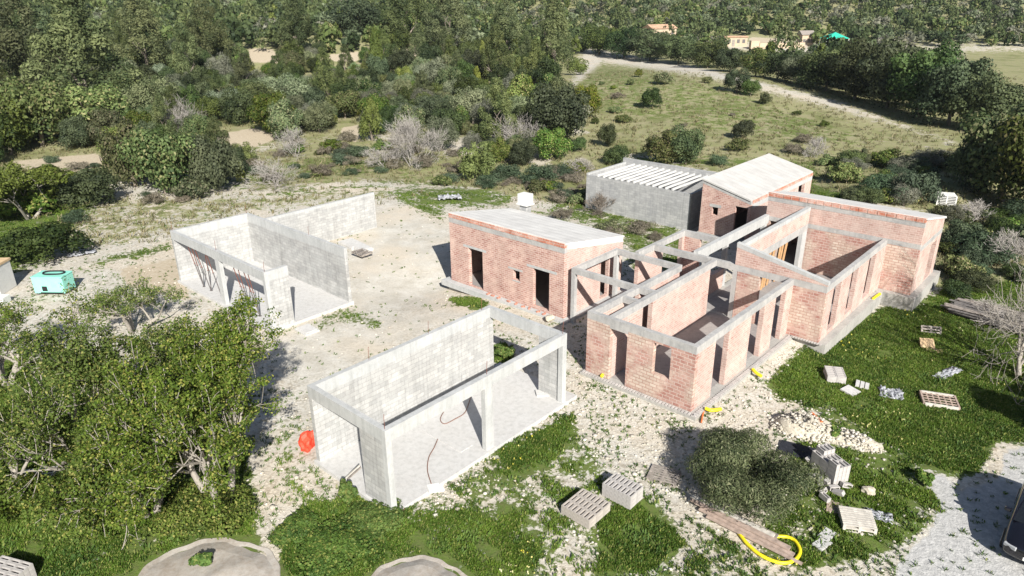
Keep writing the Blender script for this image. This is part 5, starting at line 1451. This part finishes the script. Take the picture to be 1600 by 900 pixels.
for x, y, kn, w, h in far_list:
    V, F, T_ = low[kn][rnd.randrange(3)]
    d = math.hypot(x, y); keep = 340 if d < 260 else (220 if d < 400 else 130)
    V = V[:keep*4]; F = F[:keep]; T_ = T_[:keep*4].copy()
    a = rnd.random()*6.28; c, s = math.cos(a), math.sin(a); k = w/KIND[kn][4]
    g = 1.0 if keep == 340 else (1.15 if keep == 220 else 1.4)
    W_ = np.stack([(V[:, 0]*c-V[:, 1]*s)*k+x, (V[:, 0]*s+V[:, 1]*c)*k+y, V[:, 2]*h/KIND[kn][5]+float(terrain(x, y))-.2], -1)
    if g > 1:
        q = W_.reshape(-1, 4, 3); q = q.mean(1, keepdims=True)+(q-q.mean(1, keepdims=True))*g; W_ = q.reshape(-1, 3)
    sh = (rnd.random()-.5)*.9
    T_[:, 0] = np.clip(T_[:, 0]*.7+.15+sh, -0.25, 1.4)
    AV.append(W_); AF.append(F+off); AT.append(T_); AM.append(np.full(len(F), mi_of[kn])); off += len(V)
me = raw_mesh('far_woodland', np.concatenate(AV), np.concatenate(AF), mats_far, np.concatenate(AT), np.concatenate(AM))
o = bpy.data.objects.new('far_woodland', me); COL.objects.link(o)
tag(o, 'far-off mixed woodland closing the view at the top of the photograph', 'woodland', kind='stuff')

# ------------------------------------------------------------------ trees and bushes in the foreground
def near_tree(name, P, H_, spread, seed, label, leaves=26, lev=4, size=.050, clump=.34, mat='near', bark='bark_pale', trunk=.17, split=(2, 4), first=.40, cat='tree', lean=(0, 0)):
    r = np.random.default_rng(seed); segs = []; tips = []
    stems = 3
    for k in range(stems):
        a = k*2.1+r.random(); grow(r, np.array([0, 0, -.3]), np.array([math.cos(a)*.55+lean[0], math.sin(a)*.55+lean[1], 1.0]), H_*first, trunk, lev, segs, tips, .42, split, .72)
    tp = np.array([t[0] for t in tips]); td = np.array([t[1] for t in tips])
    ext = np.percentile(np.abs(tp[:, :2]), 96); kx = spread/2/ext; kz = H_/np.percentile(tp[:, 2], 97)
    sc = np.array([kx, kx, kz]); tp = tp*sc
    V, F = tubes_arrays([([p_*sc for p_ in s_[0]], [max(q_, .014) for q_ in s_[1]], s_[2]) for s_ in segs], (3, 3, 4, 5, 7, 7))
    # twigs near the ends carry leaves too
    extra = np.array([p for pts, rr, lv in segs if lv <= 1 for p in pts[2:]])*np.array([kx, kx, kz])
    base = np.concatenate([tp, extra[r.random(len(extra)) < .5]])
    base = base[base[:, 2] > .5]
    leaves = int(leaves*2.0); n = len(base)*leaves
    c = np.repeat(base, leaves, 0); d = rdir(r, n); rad = clump*(0.3+0.9*r.random(n)**.7)
    pos = c+d*rad[:, None]*np.array([1, 1, .6]); pos[:, 2] = np.maximum(pos[:, 2], .15)
    nn = d+np.array([0, 0, .7]); nn /= np.linalg.norm(nn, axis=1, keepdims=True)
    LV, LF, LT = leaf_quads(r, pos, nn, size, .6, .8)
    # tone varies from clump to clump
    ctone = np.repeat(np.repeat((r.random(len(base))-.5)*.5, leaves), 4); LT[:, 0] = np.clip(LT[:, 0]*.8+.1+ctone, -.1, 1.2)
    t = thing(name, label, cat, P, 0)
    o = bpy.data.objects.new('trunk', raw_mesh('trunk', V, F, M[bark], smooth_=True)); COL.objects.link(o); o.parent = t
    o = bpy.data.objects.new('crown', raw_mesh('crown', LV, LF, L[mat], LT)); COL.objects.link(o); o.parent = t
    print(name, 'tips', len(tips), 'leaves', n)
    return t
def near_bush(name, px, base, wpx, hpx, label, seed, minh=.4, n=16000, size=.075, mat='olive', asp=.3, shape='dome', nl=70, cat='bush', tilt=.9):
    P = at(px, base); dp = depth_of(P); th = PITCH+math.atan((base-hpx/2-450)/FPX); w = wpx*dp/FPX; hh = hpx*dp/FPX
    h = max(minh*w, (hh-.45*w*math.sin(th))/math.cos(th)); q = Vector((P.x, P.y)); q = q+q.normalized()*w*.40
    V, F, T_ = make_crown(name, seed, shape, nl, n, size, w, h, mat, asp, tilt)
    me = raw_mesh(name, V, F, L[mat], T_); o = bpy.data.objects.new(name, me); COL.objects.link(o); o.location = (q.x, q.y, float(terrain(q.x, q.y)))
    return tag(o, label, cat)
def gp(px, py, z):   # ground position below a crown centre seen at px, py at height z
    P = at(px, py, z); return Vector((P.x, P.y, float(terrain(P.x, P.y))))
near_tree('foreground_tree', at(350, 800), 7.6, 5.9, 21, 'tall dense green tree nearest the garage, right of the foreground trees', leaves=21, clump=.30, first=.32, split=(3, 4))
near_tree('foreground_tree', at(262, 735), 6.4, 5.0, 22, 'green tree just behind the tall dense foreground tree', leaves=24, clump=.34, first=.34)
near_tree('foreground_tree', at(150, 755), 7.4, 7.6, 23, 'tall tree with open grey branches at the left of the foreground', leaves=15, clump=.32)
near_tree('foreground_tree', at(235, 800), 3.6, 5.6, 24, 'low shaded tree between the two tall foreground trees', leaves=24)
near_bush('undergrowth_bush', 150, 842, 190, 110, 'dark leafy undergrowth at the foot of the open-branched foreground tree', 61, n=15000, size=.05, mat='near', asp=.6, nl=60, tilt=.9)
near_bush('undergrowth_bush', 330, 856, 170, 90, 'dark leafy undergrowth at the foot of the tall dense foreground tree', 62, n=12000, size=.05, mat='near', asp=.6, nl=50, tilt=.9)
near_bush('undergrowth_bush', 40, 820, 130, 90, 'leafy undergrowth at the left edge above the block stack', 63, n=9000, size=.05, mat='near', asp=.6, nl=50, tilt=.9)
near_tree('foreground_tree', at(5, 790), 5.0, 5.4, 25, 'small tree cut by the left edge above the black shadow', leaves=18)
near_tree('sparse_tree', at(12, 600), 4.4, 4.6, 26, 'thin tree in front of the turquoise container at the left edge', leaves=14, clump=.3, split=(2, 3))
near_tree('sparse_tree', gp(200, 480, 1.6), 2.8, 5.0, 27, 'sparse low tree in front of the carport, with soil showing through', leaves=11, clump=.3, split=(2, 3))
near_tree('sparse_tree', gp(40, 315, 1.6), 4.2, 9.0, 28, 'pale sparse tree at the left edge before the lone dark bush', leaves=9, clump=.5, size=.12, mat='yellow')
# tree just outside the frame on the right, its shadow falls into the picture
P_ = at(1590, 630); Lh = 5.4/math.tan(SUN_EL)
q_ = Vector((P_.x-shd[0]*Lh*.85, P_.y-shd[1]*Lh*.85)); 
near_tree('foreground_tree', Vector((q_.x, q_.y, float(terrain(q_.x, q_.y)))), 5.0, 3.6, 29, 'tree just beyond the right edge of the photo', leaves=36, clump=.4, size=.1)

near_bush('olive_bush', 1160, 834, 222, 140, 'wide dark olive bush behind the plank bundle in the foreground', 31, n=46000, mat='bushdark', size=.07, asp=.22, nl=44, tilt=.8, shape='round')
near_bush('weed_clump', 770, 568, 8, 5, 'tiny weed', 1, n=10) if False else None
near_bush('leafy_weed', 787, 566, 38, 32, 'bright green weed seen through the garage at its far corner', 32, n=1800, size=.06, mat='weed', asp=.8, nl=20, cat='weed')
near_bush('leafy_weed', 530, 900, 150, 50, 'lush bright green weed bed below the garage corner', 33, minh=.16, n=14000, size=.045, mat='weed', asp=.8, nl=60, cat='weed')
near_bush('leafy_weed', 590, 842, 110, 40, 'lush green weed clump touching the garage corner', 34, minh=.2, n=10000, size=.045, mat='weed', asp=.8, nl=50, cat='weed')
near_bush('leafy_weed', 470, 850, 90, 40, 'green weed clump left of the lush weed bed', 39, minh=.18, n=8000, size=.045, mat='weed', asp=.8, nl=50, cat='weed')
near_bush('leafy_weed', 548, 790, 40, 50, 'small leafy weed below the propped planks', 35, n=1500, size=.06, mat='weed', asp=.8, nl=16, cat='weed')
near_bush('leafy_weed', 318, 895, 44, 40, 'green weed growing on the left tank cover', 36, n=1200, size=.055, mat='weed', asp=.8, nl=14, cat='weed')
near_bush('leafy_weed', 1440, 762, 40, 32, 'dark leafy weed at the edge of the gravel', 37, n=1500, size=.06, mat='weed', asp=.8, nl=16, cat='weed')
near_bush('leafy_weed', 1300, 690, 40, 30, 'green weed between the two rubble heaps', 38, n=1300, size=.06, mat='weed', asp=.8, nl=14, cat='weed')

# ------------------------------------------------------------------ stuff: grass, weeds, stones, flowers
def sample_ground(n, pxr, pyr, dmax=90):
    """even ground samples whose image falls in the photograph's range"""
    x = (rng.random(n)-.5)*2; y = 15*(dmax/15)**rng.random(n); x = x*(y*.80+4)
    z = terrain(x, y); px, py = project(x, y, z)
    k = (px > pxr[0]) & (px < pxr[1]) & (py > pyr[0]) & (py < pyr[1])
    return x[k], y[k], z[k]
def inside_building(x, y):
    u = (x-O[0])*A[0]+(y-O[1])*A[1]; v = (x-O[0])*B[0]+(y-O[1])*B[1]
    def bx(u0, u1, v0, v1): return (u > u0) & (u < u1) & (v > v0) & (v < v1)
    k = bx(-.35, 11, -6.3, .45) | bx(11, 21.3, -6.3, 2.25) | bx(21.2, 27.8, -6.7, 4.1) | bx(3.8, 10.8, -21.2, -10.4) | bx(24.8, 37.6, -13.2, -8.8) | bx(25.9, 32.4, -25.5, -14.4)
    k |= bx(-13.85, -2.3, -9.97, -4.83) | bx(-8.33, -2.4, -34.85, -22.6) | bx(9.1, 15.3, -9.4, -6.1) | bx(-2.7, 8.8, -34.85, -34.4)
    for cx, cy, r_ in COVERS: k |= (x-cx)**2+(y-cy)**2 < r_**2
    return k
COVERS = [(o.location.x, o.location.y, 2.75 if i == 0 else 2.15) for i, o in enumerate([o for o in bpy.data.objects if o.name.startswith('tank_cover')])]
def patch_noise(x, y, s):
    return (np.sin(x*s+1.3*np.sin(y*s*.7))+np.sin(y*s*1.1+1.7*np.sin(x*s*.6+2))+.6*np.sin(x*s*2.9+y*s*2.1))/2.6
def tufts(name, x, y, z, hgt, nbl, mat, label, cat, wid=.018, lean=.5, seed=1):
    r = np.random.default_rng(seed); n = len(x)
    N_ = n*nbl; c = np.repeat(np.stack([x, y, z], -1), nbl, 0)+np.concatenate([.06*r.normal(size=(N_, 2)), np.zeros((N_, 1))], 1)*(hgt/.12)
    a = r.random(N_)*6.283; h = hgt*(.5+.9*r.random(N_)); d = np.stack([np.cos(a), np.sin(a), np.zeros(N_)], -1); s = np.stack([-np.sin(a), np.cos(a), np.zeros(N_)], -1)
    w = (wid*(.6+.8*r.random(N_)))[:, None]; le = (lean*(.3+r.random(N_)))[:, None]
    up = np.array([0, 0, 1.0]); hh = h[:, None]
    p0 = c-s*w*.6-up*.02; p1 = c+s*w*.6-up*.02; p2 = c+d*hh*le*.8+s*w+up*hh*.75; p3 = c+d*hh*le*1.3-s*w*.3+up*hh
    V = np.stack([p0, p1, p2, p3], 1).reshape(-1, 3); F = np.arange(N_*4).reshape(-1, 4)
    base = np.repeat(.3*patch_noise(x, y, .55)+.35*patch_noise(x+7, y, 2.3), nbl)
    t1 = np.repeat(np.clip(.42+base+.45*(r.random(N_)-.5), -.1, 1.15), 4); t2 = np.repeat(r.random(N_), 4)
    me = raw_mesh(name, V, F, L[mat], np.stack([t1, t2, t1, np.ones_like(t1)], -1)); o = bpy.data.objects.new(name, me); COL.objects.link(o)
    return tag(o, label, cat, kind='stuff')
L['grass'] = leaf_mat('leaf_grass', (0.042, 0.092, 0.010), (0.150, 0.238, 0.030), hi=(0.26, 0.28, 0.08), objvar=0, trans=.3)
L['drygrass'] = leaf_mat('leaf_dry_grass', (0.14, 0.13, 0.06), (0.27, 0.235, 0.14), hi=(0.10, 0.13, 0.04), objvar=0, trans=.2)
x, y, z = sample_ground(520000, (-60, 1680), (300, 930), 75)
g_, d_, s_, r_, c_ = cover_maps(x, y, z); pn = .5+.5*patch_noise(x, y, 1.1); pn2 = rng.random(len(x))
pf_ = .5+.5*patch_noise(x+31, y-17, 3.1)
dens = np.clip((g_-.60)*2.1+.10+(pn-.5)*1.1+(pf_-.5)*1.3, 0, 1)*(g_ > .2)
keep = (pn2 < dens*np.clip((y/22)**1.0, .5, 2)*.9) & ~inside_building(x, y)
print('grass tufts', keep.sum())
tufts('grass', x[keep], y[keep], z[keep], .085, 7, 'grass', 'short bright green grass and weeds over the lawn and verges', 'grass', wid=.020, seed=3)
# taller weeds in clumps
x, y, z = sample_ground(60000, (-60, 1680), (300, 930), 70); g_, d_, s_, r_, c_ = cover_maps(x, y, z); pn = .5+.5*patch_noise(x+9, y-4, 1.9)
keep = (rng.random(len(x)) < np.clip((g_-.35)*2, 0, 1)*np.clip(pn*2.4-1.1, 0, 1)*.55) & ~inside_building(x, y)
tufts('tall_weeds', x[keep], y[keep], z[keep], .13, 10, 'weed', 'taller leafy weeds dotted through the grass', 'weeds', wid=.032, lean=.9, seed=4)
# dry scrub behind the yard
x, y, z = sample_ground(120000, (-60, 1680), (80, 430), 170); g_, d_, s_, r_, c_ = cover_maps(x, y, z); pn = .5+.5*patch_noise(x, y, .8)
keep = (rng.random(len(x)) < np.clip(d_-.2, 0, 1)*np.clip(.25+pn, 0, 1)*.55) & ~inside_building(x, y) & (s_ < .5)
tufts('dry_grass', x[keep], y[keep], z[keep], .30, 7, 'drygrass', 'dry brownish grass and scrub on the open ground behind the buildings', 'dry grass', wid=.045, lean=.7, seed=5)
# small dark weeds on the rubble
x, y, z = sample_ground(90000, (-60, 1680), (280, 930), 70); g_, d_, s_, r_, c_ = cover_maps(x, y, z); pn = .5+.5*patch_noise(x-3, y+7, 1.4)
keep = (rng.random(len(x)) < np.clip(pn*1.7-.35, 0, 1)*np.where(c_ > .4, .07, .34)*(g_ < .6)*np.where(r_ > .4, .25, 1)) & (r_ < .9) & ~inside_building(x, y)
tufts('small_weeds', x[keep], y[keep], z[keep], .075, 9, 'weed', 'small dark weeds sprouting from the rubble', 'weeds', wid=.020, lean=1.0, seed=6)
x, y, z = sample_ground(40000, (600, 1600), (480, 900), 50); g_, d_, s_, r_, c_ = cover_maps(x, y, z); pn = .5+.5*patch_noise(x+2, y, .7)
keep = (rng.random(len(x)) < np.clip((pn-.62)*2.5, 0, 1)*.25*(g_ > .5)) & ~inside_building(x, y)
tufts('meadow_flowers', x[keep], y[keep], z[keep]+.10, .05, 3, 'flower', 'tiny yellow and white flowers sprinkled over the lawn', 'flowers', wid=.03, seed=7)

# stones
import bmesh
def stone_shapes():
    out = []
    for s in range(5):
        bm = bmesh.new(); bmesh.ops.create_icosphere(bm, subdivisions=1, radius=1.0); r = random.Random(s)
        for v in bm.verts: v.co *= .75+.5*r.random(); v.co.z *= .65
        bm.verts.index_update(); out.append((np.array([v.co[:] for v in bm.verts]), np.array([[v.index for v in f.verts] for f in bm.faces]))); bm.free()
    return out
SH = stone_shapes()
def stones(name, x, y, z, size, label, cat, seed, mat):
    r = np.random.default_rng(seed); AV = []; AF = []; AT = []; off = 0; n = len(x)
    which = r.integers(0, 5, n); a = r.random(n)*6.283; s = size
    for k in range(5):
        m_ = which == k; V, F = SH[k]; c, sn = np.cos(a[m_]), np.sin(a[m_]); nv = len(V)
        X = (V[None, :, 0]*c[:, None]-V[None, :, 1]*sn[:, None])*s[m_][:, None]+x[m_][:, None]
        Y = (V[None, :, 0]*sn[:, None]+V[None, :, 1]*c[:, None])*s[m_][:, None]+y[m_][:, None]
        Z = V[None, :, 2]*s[m_][:, None]+z[m_][:, None]+.25*s[m_][:, None]
        AV.append(np.stack([X, Y, Z], -1).reshape(-1, 3)); AF.append((F[None]+(np.arange(m_.sum())*nv)[:, None, None]).reshape(-1, 3)+off)
        t = np.repeat(r.random(m_.sum()), nv); AT.append(np.stack([t, t, t, np.ones_like(t)], -1)); off += m_.sum()*nv
    me = raw_mesh(name, np.concatenate(AV), np.concatenate(AF), mat, np.concatenate(AT), k=3); o = bpy.data.objects.new(name, me); COL.objects.link(o)
    return tag(o, label, cat, kind='stuff')
stm, n_, b_ = newmat('limestone'); vc = n_.nodes.new('ShaderNodeVertexColor'); vc.layer_name = 'tint'; sp_ = n_.nodes.new('ShaderNodeSeparateColor'); n_.links.new(vc.outputs[0], sp_.inputs[0])
n_.links.new(mix(n_, sp_.outputs[0], (.36, .33, .27), (.56, .53, .47)), b_.inputs['Base Color'])
x, y, z = sample_ground(150000, (-40, 1660), (290, 930), 70); g_, d_, s_, r_, c_ = cover_maps(x, y, z); pn = .5+.5*patch_noise(x+5, y+3, 1.0)
u_ = (x-O[0])*A[0]+(y-O[1])*A[1]; v_ = (x-O[0])*B[0]+(y-O[1])*B[1]
rub = np.exp(-((v_-1.5)/3)**2)*(u_ > -6)*(u_ < 10)+np.exp(-((u_+2.5)/2.2)**2)*(v_ > -6)*(v_ < 3)+np.exp(-((v_+4.3)/.7)**2)*(u_ > -15)*(u_ < -2)
keep = (rng.random(len(x)) < (np.clip(pn*1.2-.3, 0, 1)*np.where(c_ > .4, .16, .30)+.42*np.clip(rub, 0, 1))*(g_ < .75)*(y < 60)) & (r_ < .5) & ~inside_building(x, y)
print('stones', keep.sum())
sz = .018+.06*rng.random(keep.sum())**3.5+.05*(rng.random(keep.sum()) < .05)
stones('stones', x[keep], y[keep], z[keep], sz, 'pale limestone rubble scattered over the bare ground', 'rubble', 8, stm)
def heap(name, px, py, rx, ry, h, n, rz, label, seed):
    t_ = thing(name, label, 'rubble heap', at(px, py), rz)
    mo = lumpy('mound', (0, 0, 0), (rx*.93, ry*.9, h*.72), 'rock', seed, 4, .10); mo.parent = t_
    r = np.random.default_rng(seed); P = at(px, py); a = r.random(n)*6.283; q = np.sqrt(r.random(n)); lx, ly = q*np.cos(a)*rx, q*np.sin(a)*ry
    c, s = math.cos(rz), math.sin(rz); x = P.x+lx*c-ly*s; y = P.y+lx*s+ly*c; z = terrain(x, y)+h*(1-q**2)*(.6+.5*r.random(n))*r.random(n)**.3
    o = stones('broken_stones', x-P.x, y-P.y, z-P.z, .02+.085*r.random(n)**3, None, None, seed, stm); o.parent = t_; o.rotation_euler = (0, 0, -rz); return t_
heap('rubble_heap', 1258, 672, 1.5, 1.0, .8, 2200, -.4, 'heap of pale broken rock in front of the brick house, behind the collapsed blocks', 11)
heap('rubble_heap', 1325, 688, 1.5, .7, .45, 1300, -.6, 'low ridge of pale rock right of the larger rubble heap', 12)

# thin air: far trees pale a little
def haze_box():
    m = bpy.data.materials.new('air'); m.use_nodes = True; n = m.node_tree
    for k in list(n.nodes):
        if k.type == 'BSDF_PRINCIPLED': n.nodes.remove(k)
    v = n.nodes.new('ShaderNodeVolumePrincipled'); v.inputs['Color'].default_value = (.80, .88, 1.0, 1); v.inputs['Density'].default_value = HAZE; v.inputs['Anisotropy'].default_value = .2
    n.links.new(v.outputs[0], n.nodes['Material Output'].inputs['Volume'])
    mb = MB(); mb.box(-4200, 4200, -60, 3400, -8, 75); o = mb.build('haze', m); o['kind'] = 'stuff'; o['category'] = 'haze'; o['label'] = 'thin bluish air veiling the distant wood'
HAZE = 0.00010
haze_box()
